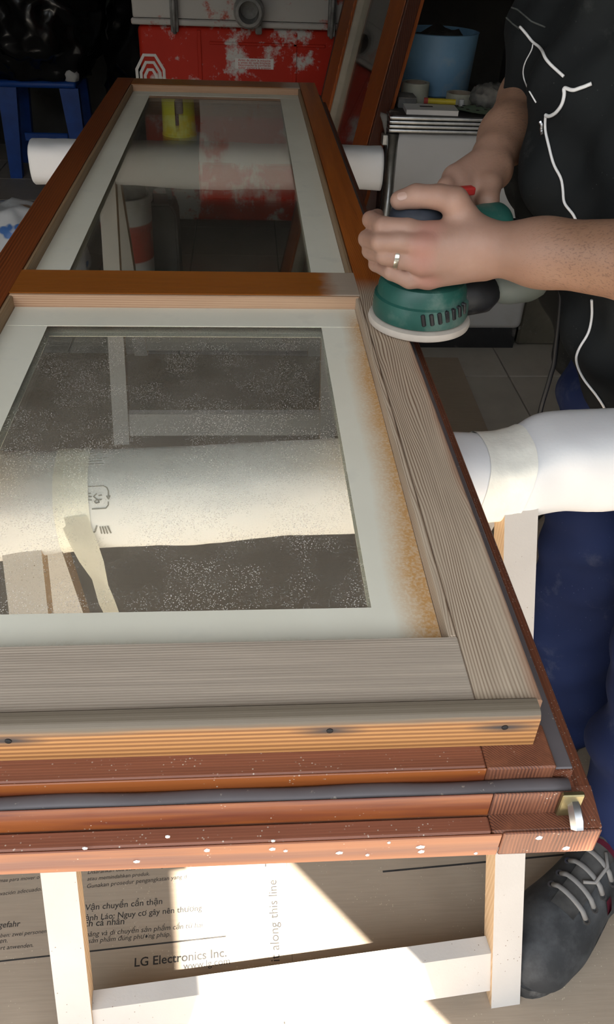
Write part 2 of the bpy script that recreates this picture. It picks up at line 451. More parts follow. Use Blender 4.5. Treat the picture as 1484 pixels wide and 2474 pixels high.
MAT['varnish_x'] = wood('amber_varnish_crosswise', sr(172, 102, 38), sr(140, 76, 26), 'x', 1300, .012, 4, (.1, .9), .25, .36, patch, .06)
MAT['bead'] = wood('pink_sanded_edge', (.62, .40, .25), (.40, .19, .095), 'x', 1500, .03, 4, (.2, .7), .2, .7, None, .10)
MAT['bead_y'] = wood('yellowed_edge', (.40, .27, .15), (.25, .14, .07), 'y', 1700, .03, 4, (.2, .7), .3, .6, None, .10)
def stains(n, c, r, xyz):
    for px, py in ((20, 1790), (797, 1765), (1220, 1757)):
        p = at(px, py, y=.083)-np.array(DR)
        dx = n.math('MULTIPLY', n.math('SUBTRACT', xyz[0], float(p[0])), 42.0); dz = n.math('MULTIPLY', n.math('SUBTRACT', xyz[2], float(p[2])), 190.0)
        d = n.math('SQRT', n.math('ADD', n.math('POWER', dx, 2), n.math('POWER', dz, 2)))
        d = n.math('ADD', d, n.math('MULTIPLY', n.noise(1, n.map((30, 300, 300))), .5))
        c = n.mix(n.step(d, .45, 1.45, .92, 0), c, (.035, .034, .035))
    gz = n.math('ADD', xyz[2], n.math('MULTIPLY', n.noise(1, n.map((9, 90, 90)), 3), .010))
    c = n.mix(n.step(gz, .081, .087), c, (.165, .130, .092))
    return c, r
MAT['bar'] = wood('orange_weather_bar_pine', sr(190, 136, 82), sr(108, 62, 30), 'x', 1150, .022, 4, (.30, .62), .12, .6, stains, .04, None, .45)
MAT['red_x'] = wood('red_brown_stain_flat', sr(146, 90, 66), sr(112, 64, 46), 'x', 3000, .01, 4, (.1, .9), .35, .55, dusty(), .05)
MAT['orange_x'] = wood('orange_stain_edge', sr(146, 80, 34), sr(124, 64, 30), 'x', 260, .06, 6, (.25, .85), .15, .45, dusty(thr=(.6, .68)), .07, None, .8, (sr(98, 44, 30), 40, (.48, .64)))
MAT['red_y'] = wood('red_brown_stain_lip', sr(136, 80, 54), sr(84, 44, 30), 'y', 2400, .02, 5, (.1, .9), .4, .55, dusty((.42, .37, .31), (.40, .55), 420), .08)
MAT['endgrain'] = wood('dark_end_grain', sr(136, 84, 58), sr(88, 50, 36), 'z', 2600, .012, 14, (.15, .7), .3, .6, dusty(thr=(.55, .65)), .3)
MAT['gasket'] = plain('grey_rubber_gasket', (.125, .108, .112), .55, var=.1, sc=20, dirt=(.30, .26, .22), dthr=(.66, .70), dsc=160)
def tapemat():
    n = N('masking_tape'); x, y, z = n.sep()[:3]
    c = n.mix(n.step(n.noise(6), .3, .7), (.74, .70, .575), (.82, .785, .66))
    c = n.mix(n.step(n.noise(24, det=3), .58, .72, 0, .35), c, (.64, .62, .53))
    wx = n.math('ADD', x, DR.x); wy = n.math('ADD', y, DR.y)
    edge = n.math('ADD', wx, n.math('MULTIPLY', n.noise(9, det=5), .026))
    dust = n.step(n.math('ADD', edge, n.step(wy, .62, .20, 0, .010)), -.066, -.040)
    ym = n.math('MULTIPLY', n.step(wy, .80, .74), 1.0)
    gr = n.step(n.noise(420, det=1), .30, .62, .62, 1.0)
    m = n.math('MULTIPLY', n.math('MULTIPLY', dust, ym), gr)
    c = n.mix(m, c, (.60, .33, .12))
    e2 = n.math('ADD', wy, n.math('MULTIPLY', n.noise(12, det=5), .02))
    m2 = n.math('MULTIPLY', n.math('MULTIPLY', n.step(e2, .190, .172), n.step(n.noise(420, det=1), .4, .6)), .55)
    c = n.mix(m2, c, (.50, .36, .20))
    n.bump(n.noise(60), .12, .001)
    return n.fin(c, .7)
MAT['tape'] = tapemat()
def glassmat(name, dust, flat=True):
    n = N(name); t = n.t; t.nodes.remove(n.b); out = [q for q in t.nodes if q.type == 'OUTPUT_MATERIAL'][0]
    tr = n.new('ShaderNodeBsdfTransparent'); tr.inputs[0].default_value = (.965, .972, .96, 1)
    gl = n.new('ShaderNodeBsdfGlossy'); gl.inputs['Roughness'].default_value = .012; gl.inputs[0].default_value = (1, 1, 1, 1)
    fr = n.new('ShaderNodeFresnel'); t.links.new(n.step(n.new('ShaderNodeNewGeometry').outputs['Backfacing'], 0, 1, 1.52, 1/1.52), fr.inputs[0])
    a = n.new('ShaderNodeMixShader'); t.links.new(fr.outputs[0], a.inputs[0]); t.links.new(tr.outputs[0], a.inputs[1]); t.links.new(gl.outputs[0], a.inputs[2])
    if dust:
        x, y, z = n.sep()[:3]; wy = n.math('ADD', y, DR.y)
        df = n.new('ShaderNodeBsdfDiffuse'); df.inputs[0].default_value = (.78, .73, .65, 1)
        sp = n.math('MULTIPLY', n.step(n.vor(480), .18, .32, 1, 0), n.step(n.noise(26, det=4), .38, .58))
        amt = n.step(wy, .84, .70, .10, 1.0)
        film = n.math('MULTIPLY', n.step(n.noise(5, det=2), .35, .7, .02, .06), amt)
        m = n.math('MINIMUM', n.math('ADD', n.math('MULTIPLY', n.math('MULTIPLY', sp, amt), .6), film), .9)
        if flat: m = n.math('MULTIPLY', m, n.step(n.sep(n.new('ShaderNodeNewGeometry').outputs['True Normal'])[2], .5, .6))   # dust settles on the upper face
        b = n.new('ShaderNodeMixShader'); t.links.new(m, b.inputs[0]); t.links.new(a.outputs[0], b.inputs[1]); t.links.new(df.outputs[0], b.inputs[2]); a = b
    t.links.new(a.outputs[0], out.inputs['Surface']); return n.m
MAT['glass'] = glassmat('dusty_window_glass', True); MAT['glass_in'] = glassmat('window_glass', False)

door = thing('door_leaf', DR, 'glazed wooden door leaf, partly sanded, lying flat across both white trestles', 'door')
prof = [(-.046, ZT), (-.0015, ZT), (0, ZT-.0015), (0, .774), (.005, .774), (.005, .764), (.019, .764), (.019, .742), (.0325, .742), (.0335, .741), (.0335, ZU), (-.046, ZU)]
def mir(p): return [(W0+W1-x, z) for x, z in p][::-1]
# right stile: the sanded face piece, then the stained rebate running along its outer side
face = [(-.046, ZT), (-.0015, ZT), (0, ZT-.0015), (0, ZU), (-.046, ZU)]
reb = [(0, .768), (.0175, .768), (.0175, .750), (.0330, .750), (.0340, .749), (.0340, ZU), (0, ZU)]
st = obj('stile', Pr(face, 'xz', .1005, L1), MAT['sanded_stile'], door); tag(st, 'right stile, bare sanded pine turning to amber varnish past the sander')
obj('rebate', Pr(reb, 'xz', .066, L1), MAT['red_y'], st)
obj('gasket', B((.0008, .0665, .7682), (.0172, L1-.01, .7702), .0008), MAT['gasket'], st)
st2 = obj('stile', Pr(mir(face), 'xz', .1005, L1), MAT['varnish_left'], door); tag(st2, 'left stile, brown varnish')
obj('rebate', Pr(mir(reb), 'xz', .066, L1), MAT['red_y'], st2)
obj('gasket', B((W0-.0172, .0665, .7682), (W0-.0008, L1-.01, .7702), .0008), MAT['gasket'], st2)
# rails between the stiles
obj('bottom_rail', B((-.514, .1005, ZU), (-.0462, YI, ZT-.0004), .0012), MAT['sanded_rail'], door)
mr = obj('middle_rail', Pr([(.8015, ZT-.0004), (.882, ZT-.0004), (.882, ZU), (.846, ZU), (.846, .766), (.8015, .766)], 'yz', -.514, -.0462), MAT['varnish_x'], door); tag(mr, 'amber varnished middle rail with a sanded near edge')
obj('sanded_edge', B((-.514, .7935, ZG-.004), (-.0462, .8013, ZT-.0012), .002), MAT['bead'], mr)
tr_ = obj('top_rail', B((-.514, 2.262, ZU), (-.0462, L1, ZT-.0004), .001), MAT['varnish_x'], door)
obj('sanded_edge', B((-.514, 2.255, ZG-.004), (-.0462, 2.2618, ZT-.0012), .002), MAT['bead'], tr_)
for q, (ya, yb) in enumerate(((YI, .7933), (.8822, 2.2548))):
    obj('glazing_bead', B((-.5138, ya, ZG-.004), (-.5075, yb, ZT-.001), .0015), MAT['bead_y'], st2)
    obj('glazing_bead', B((-.0525, ya, ZG-.004), (-.0464, yb, ZT-.001), .0015), MAT['sanded_stile'] if q == 0 else MAT['bead_y'], st)
# weather bar along the bottom rail with its nails
bar = obj('weather_bar', Pr([(.0998, .7745), (.0998, .803), (.0965, .8062), (.0885, .8062), (.0850, .8045), (.083, .801), (.083, .7745)], 'yz', -.553, -.0068), MAT['bar'], door, smooth=35)
MAT['rust'] = plain('dark_nail', (.03, .03, .032), .5, .6)
for px, py in ((20, 1790), (797, 1765), (1220, 1757)):
    p = at(px, py, y=.083); obj('nail', Lt([(0, -.004), (.0022, -.004), (.0022, .0006), (.0012, .0010), (0, .0010)], (p[0], .083, p[2]), 10, axis=(0, -1, 0)), MAT['rust'], bar)
# stepped threshold edge: two stained steps and the gasket between them
def stepmesh(x0, x1, lo, hi): return B((x0, lo[0], lo[1]), (x1, hi[0], hi[1]), .0012)
XS = -.0425
obj('rebate_step', stepmesh(W0+.05, XS-.0004, (.0665, .7585), (.1003, .7742)), MAT['red_x'], door)
obj('step_edge', B((W0+.05, .0648, .7586), (XS-.0004, .0664, .7738), .0006), MAT['orange_x'], door)
tag(obj('step_end', stepmesh(XS, .0048, (.0648, .7585), (.1003, .7742)), MAT['endgrain'], door), 'dark end grain of the stile')
obj('lip_end', Pr([(.0386, ZU), (.0386, .7435), (.0658, .7500), (.0658, ZU)], 'yz', .0195, .0340), MAT['red_y'], door)
obj('gasket_seat', B((W0+.03, .0525, ZU), (.0186, .1003, .7584)), MAT['red_x'], door)
def gk():
    bm = nb(); P = [Vector((W0+.01+i*.0145, .0588+.0006*math.sin(i*.9), .7608+.0004*math.sin(i*.5))) for i in range(40)]
    P = [p for p in P if p.x < .013]+[Vector((.0135, .0588, .7608))]
    return tube(bm, P, .0061, 12, flat=((0, 0, 1), .72))
obj('gasket', gk(), MAT['gasket'], door, smooth=True)
obj('rebate_step', stepmesh(W0-.01, -.0405, (.0385, ZU), (.0510, .7420)), MAT['red_x'], door)
obj('step_edge', B((W0-.01, .0511, .7421), (-.0405, .0524, .7655), .0005), MAT['orange_x'], door)
obj('front_edge', B((W0-.03, .0368, .7165), (-.0335, .0384, .7412), .0007), MAT['orange_x'], door)
tag(obj('step_end', B((-.0400, .0385, ZU), (.0193, .0655, .7420), .0014), MAT['endgrain'], door), 'dark end grain of the stile')
obj('step_edge', B((-.0400, .0511, .7421), (.0187, .0524, .7655), .0005), MAT['endgrain'], door)
obj('front_edge', B((-.0330, .0368, .7165), (.0340, .0384, .7425), .0012), MAT['endgrain'], door)
MAT['zinc'] = plain('zinc_plated_steel', (.55, .55, .56), .32, 1.0, var=.15, sc=40); MAT['brass'] = plain('tarnished_brass', (.30, .25, .13), .42, .9, var=.2, sc=60)
lp = obj('latch_plate', B((.0050, .0470, .7440), (.0200, .0509, .7670), .0008), MAT['brass'], door)
obj('latch_pin', T([(.0143, .0500, .7580), (.0143, .0440, .7560), (.0148, .0385, .7520), (.0150, .0350, .7480)], [.0040, .0048, .0050, .0046], 6), MAT['zinc'], lp, smooth=40)
# glazing
for q, (ya, yb, yt0, yt1, xr, xl) in enumerate(((YI, .7933, .211, .735, -.103, -.454), (.8822, 2.2548, .905, 2.205, -.104, -.458))):
    obj('glass_pane', B((-.5074, ya+.0003, ZG-.004), (-.0526, yb-.0003, ZG)), MAT['glass'], door)
    obj('glass_pane', B((-.5074, ya+.0003, ZG-.0135), (-.0526, yb-.0003, ZG-.0105)), MAT['glass_in'], door)
    for lo, hi, dz in (((xr, ya+.001), (-.0530, yb-.001), 0), ((-.507, ya+.001), (xl, yb-.001), 0), ((-.507, yt1), (-.0530, yb-.001), .0003), ((-.507, ya+.001), (-.0530, yt0), .0003)):
        obj('masking_tape', B((lo[0], lo[1], ZG+.0001), (hi[0], hi[1], ZG+.0005+dz)), MAT['tape'], door)
        obj('masking_tape', B((lo[0], lo[1], ZG-.0142-dz), (hi[0], hi[1], ZG-.0136)), MAT['tape'], door)
    for lo, hi in (((xr-.004, ya), (xr+.012, yb)), ((xl-.012, ya), (xl+.004, yb))):
        obj('spacer_bar', B((lo[0]+.03*(1 if lo[0] > -.3 else -1), ya+.002, ZG-.0104), (hi[0]+.03*(1 if lo[0] > -.3 else -1), yb-.002, ZG-.0042)), MAT['zinc'], door)
MAT['paint'] = plain('white_paint', (.75, .73, .70), .6, var=.05)
def drips():
    bm = nb()
    for px, py in ((405, 2022), (500, 2055), (658, 2052), (690, 2056), (660, 2032), (940, 2036), (820, 2061), (888, 2066), (1016, 2047), (1018, 2058), (1303, 2025), (1368, 2050), (1150, 2062), (330, 2082), (205, 2050)):
        p = at(px, py, y=.0366); r = random.uniform(.0012, .0026)
        bmesh.ops.create_icosphere(bm, subdivisions=1, radius=1, matrix=Matrix.Translation((p[0], .0368, p[2])) @ Matrix.Diagonal((r*random.uniform(1, 1.7), .0009, r, 1)))
    return bm
tag(obj('paint_specks', drips(), MAT['paint'], door), kind='stuff')

# ------------------------------------------------------------------ trestles
def whitewood():
    n = N('white_painted_wood'); c = n.mix(n.step(n.noise(9), .3, .7), (.49, .455, .42), (.55, .515, .48))
    c = n.mix(n.math('MULTIPLY', n.step(n.vor(120), .06, .12, 1, 0), n.step(n.noise(16), .45, .6)), c, (.22, .17, .13))
    n.bump(n.noise(240), .25, .0008); return n.fin(c, .65)
MAT['white'] = whitewood(); MAT['barewood'] = wood('bare_pine_edge', (.62, .44, .27), (.50, .33, .19), 'z', 900, .02, 6, (.1, .9), .2, .7)
def foammat():
    n = N('white_foam_sheet'); c = n.mix(n.step(n.noise(5), .3, .7), (.70, .70, .70), (.77, .77, .78))
    n.bump(n.noise(160, det=3), .15, .001); return n.fin(c, .75)
MAT['foam'] = foammat()
MAT['wraptape'] = plain('cream_masking_tape', (.90, .88, .79), .65, var=.06, sc=30, bump=.2)
def ringpt(x, a, seed, yc, zc, ry, rz, lumps, grow=1.0, lift=0.0):
    ca, sa = math.cos(a), math.sin(a); e = 2/2.6; s = lumps(x)*grow
    cy = math.copysign(abs(ca)**e, ca); cz = math.copysign(abs(sa)**e, sa)
    q = 1+.05*mnoise.noise(Vector((x*9+seed, ca*1.3, sa*1.3)))+.025*mnoise.noise(Vector((x*28+seed, ca*3, sa*3)))+.005*abs(mnoise.noise(Vector((x*70+seed, ca*5+x*30, sa*5))))
    sag = 0.0 if sa > 0 else .010*mnoise.noise(Vector((x*6+seed*2, 3.1, ca)))*abs(sa)
    out = 1/(1+math.exp(max(-60, min(60, -(x-.150)/.010)))) if seed == 3 else 0.0   # beyond the door's edge the foam may bulge up
    zz = zc+rz*s*cz*q+sag+.010*out
    return (x, yc+ry*s*cy*q+.012*out, min(zz, zc+rz+lift+.001+.03*out))
def foamtube(xs, yc, zc, ry, rz, seed, lumps):
    bm = nb(); n = 36
    rings = [[bm.verts.new(ringpt(x, 2*math.pi*k/n, seed, yc, zc, ry, rz, lumps)) for k in range(n)] for x in xs]
    for a, b in zip(rings, rings[1:]):
        for k in range(n): bm.faces.new((a[k], a[(k+1) % n], b[(k+1) % n], b[k]))
    bm.faces.new(rings[0][::-1]); bm.faces.new(rings[-1]); return bm
def leg(bm, x, w, t, p0, p1):
    """slanted leg, section w (x) by t (across), from p0=(y,z) top to p1 foot, cut level at the foot"""
    (y0, z0), (y1, z1) = p0, p1; h = t/2*1.06
    return prism(bm, [(y0-h, z0), (y0+h, z0), (y1+h, z1), (y1-h, z1)], 'yz', x-w/2, x+w/2)
def trestle(xl, xr, yc, spread, ztop, label, x0, x1, lumps, seed, dy=0.0, zf=.004, cbz=(.024, .080), rz=.052, ry=.056):
    t = thing('trestle', ((xl+xr)/2, yc, zf), label, 'trestle', 'white painted trestles under the door')
    zc = ztop-rz
    xs = np.linspace(x0, x1, 130)
    obj('beam', B((x0+.012, yc+dy-.022, zc-.030), (x1-.012, yc+dy+.022, zc+.030), .002), MAT['white'], t)
    fo = obj('foam_wrap', foamtube(xs, yc+dy, zc, ry, rz, seed, lumps), MAT['foam'], t, smooth=True)
    for s in (-1, 1):
        for x in (xl, xr):
            o = leg(nb(), x, .042, .034, (yc+dy+s*.026, zc), (yc+s*spread, zf))
            lg = obj('leg', o, [MAT['white'], MAT['barewood']], t)
            for p in lg.data.polygons:
                if abs(p.normal.x) > .9: p.material_index = 1
        f = lambda z: yc+dy+s*.026+(s*(spread-.026)-dy)*(zc-z)/(zc-zf)
        za, zb = cbz; bm = nb(); h = .012
        prism(bm, [(f(za)-h, za), (f(za)+h, za), (f(zb)+h, zb), (f(zb)-h, zb)], 'yz', xl+.0211, xr-.0211)
        obj('crossbar', bm, MAT['white'], t)
    return t, fo
ZBT = ZU-.001
def lump1(x): return 1+.10*math.exp(-((x+.52)/.10)**2)-.06*math.exp(-((x-.100)/.040)**2)+.10/(1+math.exp(-(x-.145)/.010))
t1, fo1 = trestle(-.4540, .1250, .505, .300, ZBT, 'white trestle with foam-wrapped beam nearest the camera, under the lower pane', -.62, .335, lump1, 3, .026)
t2, fo2 = trestle(-.5500, .0200, 1.96, .270, ZBT, 'white trestle with foam-wrapped beam farther back, under the upper pane', -.735, .150, lambda x: 1, 11)
# tape bands round the foam
def band(xa, xb, yc, zc, ry, rz, lumps, skew=.0):
    bm = nb(); n = 48; rings = []
    for x in np.linspace(xa, xb, 14):
        rings.append([bm.verts.new(ringpt(x+skew*math.sin(2*math.pi*k/n), 2*math.pi*k/n, 3, yc, zc, ry, rz, lumps, 1.025+.012*mnoise.noise(Vector((x*110, k*.5, 0))), .0004)) for k in range(n)])
    for a, b in zip(rings, rings[1:]):
        for k in range(n): bm.faces.new((a[k], a[(k+1) % n], b[(k+1) % n], b[k]))
    return bm
ZC1 = ZBT-.052
obj('tape_band', band(.072, .128, .531, ZC1, .056, .052, lump1, .012), MAT['wraptape'], t1, smooth=True)
tb = obj('tape_band', band(-.412, -.375, .531, ZC1, .056, .052, lump1), MAT['wraptape'], t1, smooth=True)
def ribbon(P, widths, th=.0006):
    bm = nb(); rows = []
    for (p, d), w in zip(P, widths): p, d = Vector(p), Vector(d).normalized(); rows.append((bm.verts.new(p-d*w/2), bm.verts.new(p+d*w/2)))
    for a, b in zip(rows, rows[1:]): bm.faces.new((a[0], a[1], b[1], b[0]))
    bmesh.ops.solidify(bm, geom=bm.faces[:], thickness=th); return bm
rb = [((-.393, .473, .690), (1, 0, 0)), ((-.386, .469, .660), (1, 0, .05)), ((-.380, .468, .630), (1, -.2, .1)), ((-.374, .466, .600), (.8, -.6, .1)), ((-.370, .464, .572), (.9, .3, .1)), ((-.364, .462, .545), (.8, .5, .1)), ((-.366, .460, .515), (1, .1, .1))]
obj('loose_tape_end', ribbon(rb, [.030, .030, .028, .024, .018, .016, .018]), MAT['wraptape'], tb, smooth=35)
# marks printed on the foam
MAT['greyink'] = plain('grey_foam_print', (.30, .29, .26), .8)
ROT1 = Matrix.Translation(t1.location) @ Matrix.Rotation(.085, 4, 'Z') @ Matrix.Translation(-t1.location)
bv1 = BVHTree.FromPolygons([ROT1 @ (v.co + wloc(fo1)) for v in fo1.data.vertices], [p.vertices[:] for p in fo1.data.polygons])
def onsurf(bvt, px, py, lift=.0006):
    r = bvt.ray_cast(Vector(CAM), Vector(ray(px, py)).normalized())
    return None if r[0] is None else r[0]+(r[1] if r[1].dot(Vector(ray(px, py))) < 0 else -r[1])*lift
def stroke(bm, bvt, pts, r, n=5, lift=.0004):
    P = [onsurf(bvt, *p, lift) for p in pts]; P = [p for p in P if p is not None]
    if len(P) > 1: tube(bm, P, r, n)
    return bm
def dens(pts, n=5):
    out = []
    for a, b in zip(pts, pts[1:]):
        for t in np.linspace(0, 1, n, endpoint=False): out.append((a[0]+(b[0]-a[0])*t, a[1]+(b[1]-a[1])*t))
    return out+[pts[-1]]
bm = nb()
for s in ([(212, 1176), (250, 1174), (258, 1178), (262, 1186), (262, 1200)], [(262, 1212), (262, 1220), (256, 1228), (222, 1230)], [(257, 1198), (262, 1206), (266, 1197)], [(234, 1192), (226, 1200), (234, 1206), (240, 1208)], [(228, 1212), (236, 1206), (240, 1214), (232, 1216), (228, 1212)], [(238, 1198), (246, 1196)], [(240, 1208), (246, 1206)], [(214, 1192), (220, 1192)], [(214, 1200), (222, 1200)], [(214, 1208), (222, 1208)]):
    stroke(bm, bv1, dens(s), .0007)
for s in ([(232, 1278), (234, 1270), (230, 1284), (222, 1288)], [(242, 1272), (246, 1288)], [(248, 1272), (253, 1288)], [(254, 1272), (260, 1288)], [(260, 1271), (268, 1287)]): stroke(bm, bv1, dens(s), .0009)
for k in range(5): stroke(bm, bv1, dens([(212, 1098+k*6), (250+random.uniform(0, 22), 1092+k*7)], 8), .0004)
bm.transform(ROT1.inverted())
tag(obj('printed_mark', bm, MAT['greyink'], fo1), kind='stuff')
t1.rotation_euler.z = .085

# ------------------------------------------------------------------ the sander on the right stile
SX, SY, SZ = .019, .7120, ZT+.0006
sander = thing('random_orbit_sander', (SX, SY, SZ), 'green electric random orbit sander with a round pale pad on the right stile', 'sander')
MAT['pad'] = plain('pale_sanding_pad', (.62, .54, .46), .8, var=.08, sc=40)
MAT['green'] = plain('dusty_green_plastic', (.020, .115, .090), .45, var=.2, sc=20, dirt=(.16, .22, .19), dthr=(.48, .72), dsc=14)
MAT['blackplastic'] = plain('black_plastic', (.016, .016, .018), .5, var=.2, sc=30, dirt=(.12, .11, .10), dthr=(.58, .72), dsc=18)
MAT['bluerubber'] = plain('slate_blue_rubber_grip', (.045, .052, .070), .6, var=.2, sc=40)
MAT['red'] = plain('red_plastic', (.55, .03, .025), .4)
obj('sanding_pad', Lt([(0, 0), (.0600, 0), (.0640, .0025), (.0650, .006), (.0635, .0105), (.056, .0125), (0, .0125)], (SX, SY, SZ), 64), MAT['pad'], sander, smooth=35)
sk = obj('skirt', Lt([(0, .0132), (.0545, .0132), (.0590, .0145), (.0602, .018), (.0600, .032), (.0592, .0385), (.0560, .0405), (.0548, .052), (.0510, .0590), (.0450, .0625), (.0400, .064), (0, .064)], (SX, SY, SZ), 64), MAT['green'], sander, smooth=28)
for k in range(7):
    a = math.radians(-97+k*9.5); c = Vector((SX+math.cos(a)*.0592, SY+math.sin(a)*.0592, SZ+.0285+.0012*k))
    R = Matrix.Rotation(a, 3, 'Z') @ Matrix.Rotation(math.radians(14), 3, 'X')
    obj('vent_slot', B(c-Vector((.0030, .0026, .0075)), c+Vector((.0030, .0026, .0075)), .0012, 1, R), MAT['blackplastic'], sk)
sb = Sdf((SX-.09, SY-.09, SZ+.03), (SX+.19, SY+.13, SZ+.21), .003)
sb.cone((SX-.004, SY, SZ+.056), (SX-.014, SY-.002, SZ+.10), .040, .034, .01)
sb.cone((SX-.016, SY-.003, SZ+.100), (SX-.017, SY-.003, SZ+.118), .032, .031, .01)
sb.cone((SX-.005, SY, SZ+.098), (SX+.085, SY+.035, SZ+.115), .031, .026, .012)
obj('motor_housing', sb.mesh(2), MAT['green'], sander, smooth=True)
obj('grip_cap', Lt([(.0335, .118), (.0345, .126), (.0330, .138), (.0270, .147), (.0150, .151), (0, .152)], (SX-.017, SY-.003, SZ), 40), MAT['bluerubber'], sander, smooth=40)
p = at(1128, 459, y=.742); R = Matrix.Rotation(.3, 3, 'Z')
obj('power_switch', B(Vector(p)-Vector((.014, .006, .006)), Vector(p)+Vector((.010, .006, .004)), .0025, 2, R), MAT['red'], sander)
obj('dust_port', T([(SX+.036, SY+.004, SZ+.038), (SX+.060, SY+.004, SZ+.037), (SX+.080, SY+.008, SZ+.038), (SX+.092, SY+.012, SZ+.042)], [.024, .027, .026, .019], 16), MAT['blackplastic'], sander, smooth=35)
def clearmat():
    n = N('frosted_clear_plastic'); n.b.inputs['Transmission Weight'].default_value = .75; n.b.inputs['Alpha'].default_value = .55
    return n.fin((.66, .74, .62), .35)
MAT['clear'] = clearmat()
obj('dust_canister', T(catmull([(SX+.092, SY+.012, SZ+.042), (SX+.115, SY+.018, SZ+.046), (SX+.140, SY+.026, SZ+.050), (SX+.166, SY+.034, SZ+.052)], 4), [.019, .021, .024, .026, .027, .028, .029, .030, .030, .029, .027, .022, .012], 18), MAT['clear'], sander, smooth=True)

# ------------------------------------------------------------------ the man sanding
def skinmat():
    n = N('skin'); c = n.mix(n.step(n.noise(16, det=3), .3, .7), (.255, .135, .080), (.315, .175, .112))
    x, y, z = n.sep()[:3]
    far = n.math('ADD', x, PR.x)     # hands paler with dust, forearm tanned
    c = n.mix(n.step(far, .05, .15), n.mix(n.step(n.noise(30), .35, .7), (.345, .195, .140), (.40, .238, .178)), c)
    for q in 'imrp':
        p = mc[q][0]+V3(-.002, -.008, .004)-np.array(PR); dd = n.new('ShaderNodeVectorMath', operation='DISTANCE'); n.inp(dd.inputs[0], n.co()); dd.inputs[1].default_value = tuple(p)
        c = n.mix(n.step(dd.outputs['Value'], .006, .022, .55, 0), c, (.46, .19, .15))
    hair = n.math('MULTIPLY', n.step(n.noise(1, n.map((90, 620, 620)), 2), .54, .64, 0, .5), n.step(far, .09, .14))
    c = n.mix(hair, c, (.11, .06, .04))
    n.b.inputs['Subsurface Weight'].default_value = .12; n.b.inputs['Subsurface Radius'].default_value = (.008, .003, .0015); n.b.inputs['Subsurface Scale'].default_value = 1.0
    n.bump(n.noise(260, det=3), .25, .0006); return n.fin(c, .55)
PR = Vector((.36, .66, .004))
man = thing('person', PR, 'man in dusty black jacket and blue work trousers, sanding the door with both hands', 'person')
def A(px, py, y): return at(px, py, y=y)
def V3(*a): return np.array(a, float)
# left arm and hand, back of the hand to the camera
lw = A(1196, 602, .652); le = V3(.315, .520, .945); ls = V3(.43, .66, 1.22)
h = Sdf((-.09, .46, .83), (.50, .80, 1.30), .0024)
h.chain([ls, le], [.050, .044], .01)
f1 = le+(lw-le)*.35; f2 = le+(lw-le)*.8
h.chain([le, f1, f2, lw], [.043, .0445, .0345, .0300], .02)
mc = dict(i=(A(1042, 566, .664), .0135), m=(A(1022, 594, .652), .0150), r=(A(1020, 634, .652), .0145), p=(A(1036, 672, .662), .0125))
wb = dict(i=A(1160, 575, .655), m=A(1165, 592, .650), r=A(1166, 615, .650), p=A(1160, 632, .655))
for q in 'imrp': h.cone(wb[q], mc[q][0], .0215, mc[q][1], .012)
h.cone(A(1110, 600, .664), A(1060, 610, .668), .026, .022, .02)
fg = h.like()
tips = dict(
 i=([mc['i'][0], A(985, 552, .664), A(925, 547, .670), V3(-.0550, .700, .933), V3(-.0430, .726, .930)], [.0125, .0112, .0108, .0096, .0080]),
 m=([mc['m'][0], A(972, 585, .654), A(919, 584, .660), V3(-.0590, .690, .914), V3(-.0520, .722, .908)], [.0138, .0118, .0112, .0100, .0084]),
 r=([mc['r'][0], A(978, 626, .655), A(930, 617, .660), V3(-.0540, .690, .900), V3(-.0480, .722, .890)], [.0132, .0116, .0106, .0096, .0080]),
 p=([mc['p'][0], A(990, 676, .660), A(945, 657, .663), V3(-.0460, .690, .884), V3(-.0420, .716, .876)], [.0118, .0104, .0094, .0086, .0074]))
for q in 'imrp':
    one = h.like(); one.chain(*tips[q], k=.003); fg.merge(one, .0012)
h.merge(fg, .0065)
th = h.like(); th.chain([A(1140, 560, .668), A(1098, 487, .672), A(1062, 476, .680), A(1005, 474, .690), A(966, 484, .694)], [.0200, .0160, .0135, .0130, .0112], .004)
h.merge(th, .010)
for q in 'imr':  # knuckles
    h.cone(mc[q][0]+V3(0, -.004, .002), mc[q][0]+V3(.004, -.004, .002), .0118, .0118, .006)
larm = h.mesh(2)
# right arm coming down behind, hand on the sander's rear handle
rw = A(1196, 372, .850); re = A(1325, 175, 1.08); rs = V3(.27, 1.06, 1.26)
g = Sdf((-.03, .66, .86), (.34, 1.16, 1.32), .0026)
g.chain([rs, re], [.050, .044], .01)
g.chain([re, re+(rw-re)*.35, re+(rw-re)*.8, rw], [.042, .043, .034, .029], .02)
for (a, b, r) in (((1180, 390, .835), (1098, 428, .795), .0145), ((1185, 400, .83), (1110, 444, .785), .0145), ((1190, 410, .825), (1125, 462, .782), .014), ((1192, 415, .82), (1140, 480, .785), .0125)): g.cone(A(*a), A(*b), .022, r, .012)
fr_ = g.like()
for P, R in (([A(1098, 428, .795), A(1078, 452, .770), A(1082, 480, .752), A(1095, 498, .748)], [.0135, .0115, .0105, .0085]), ([A(1110, 444, .785), A(1090, 472, .765), A(1096, 500, .752), A(1108, 512, .752)], [.0135, .0115, .0105, .0085]),
             ([A(1125, 462, .782), A(1108, 492, .768), A(1112, 518, .760), A(1122, 530, .762)], [.013, .011, .010, .008]), ([A(1140, 480, .785), A(1128, 508, .775), A(1130, 528, .770), A(1138, 540, .772)], [.0115, .0100, .009, .0075])):
    one = g.like(); one.chain(P, R, .003); fr_.merge(one, .0012)
g.merge(fr_, .006)
th = g.like(); th.chain([A(1190, 410, .815), A(1182, 448, .780), A(1180, 485, .760), A(1186, 520, .750)], [.020, .0150, .0130, .0105], .004); g.merge(th, .009)
rarm = g.mesh(2)
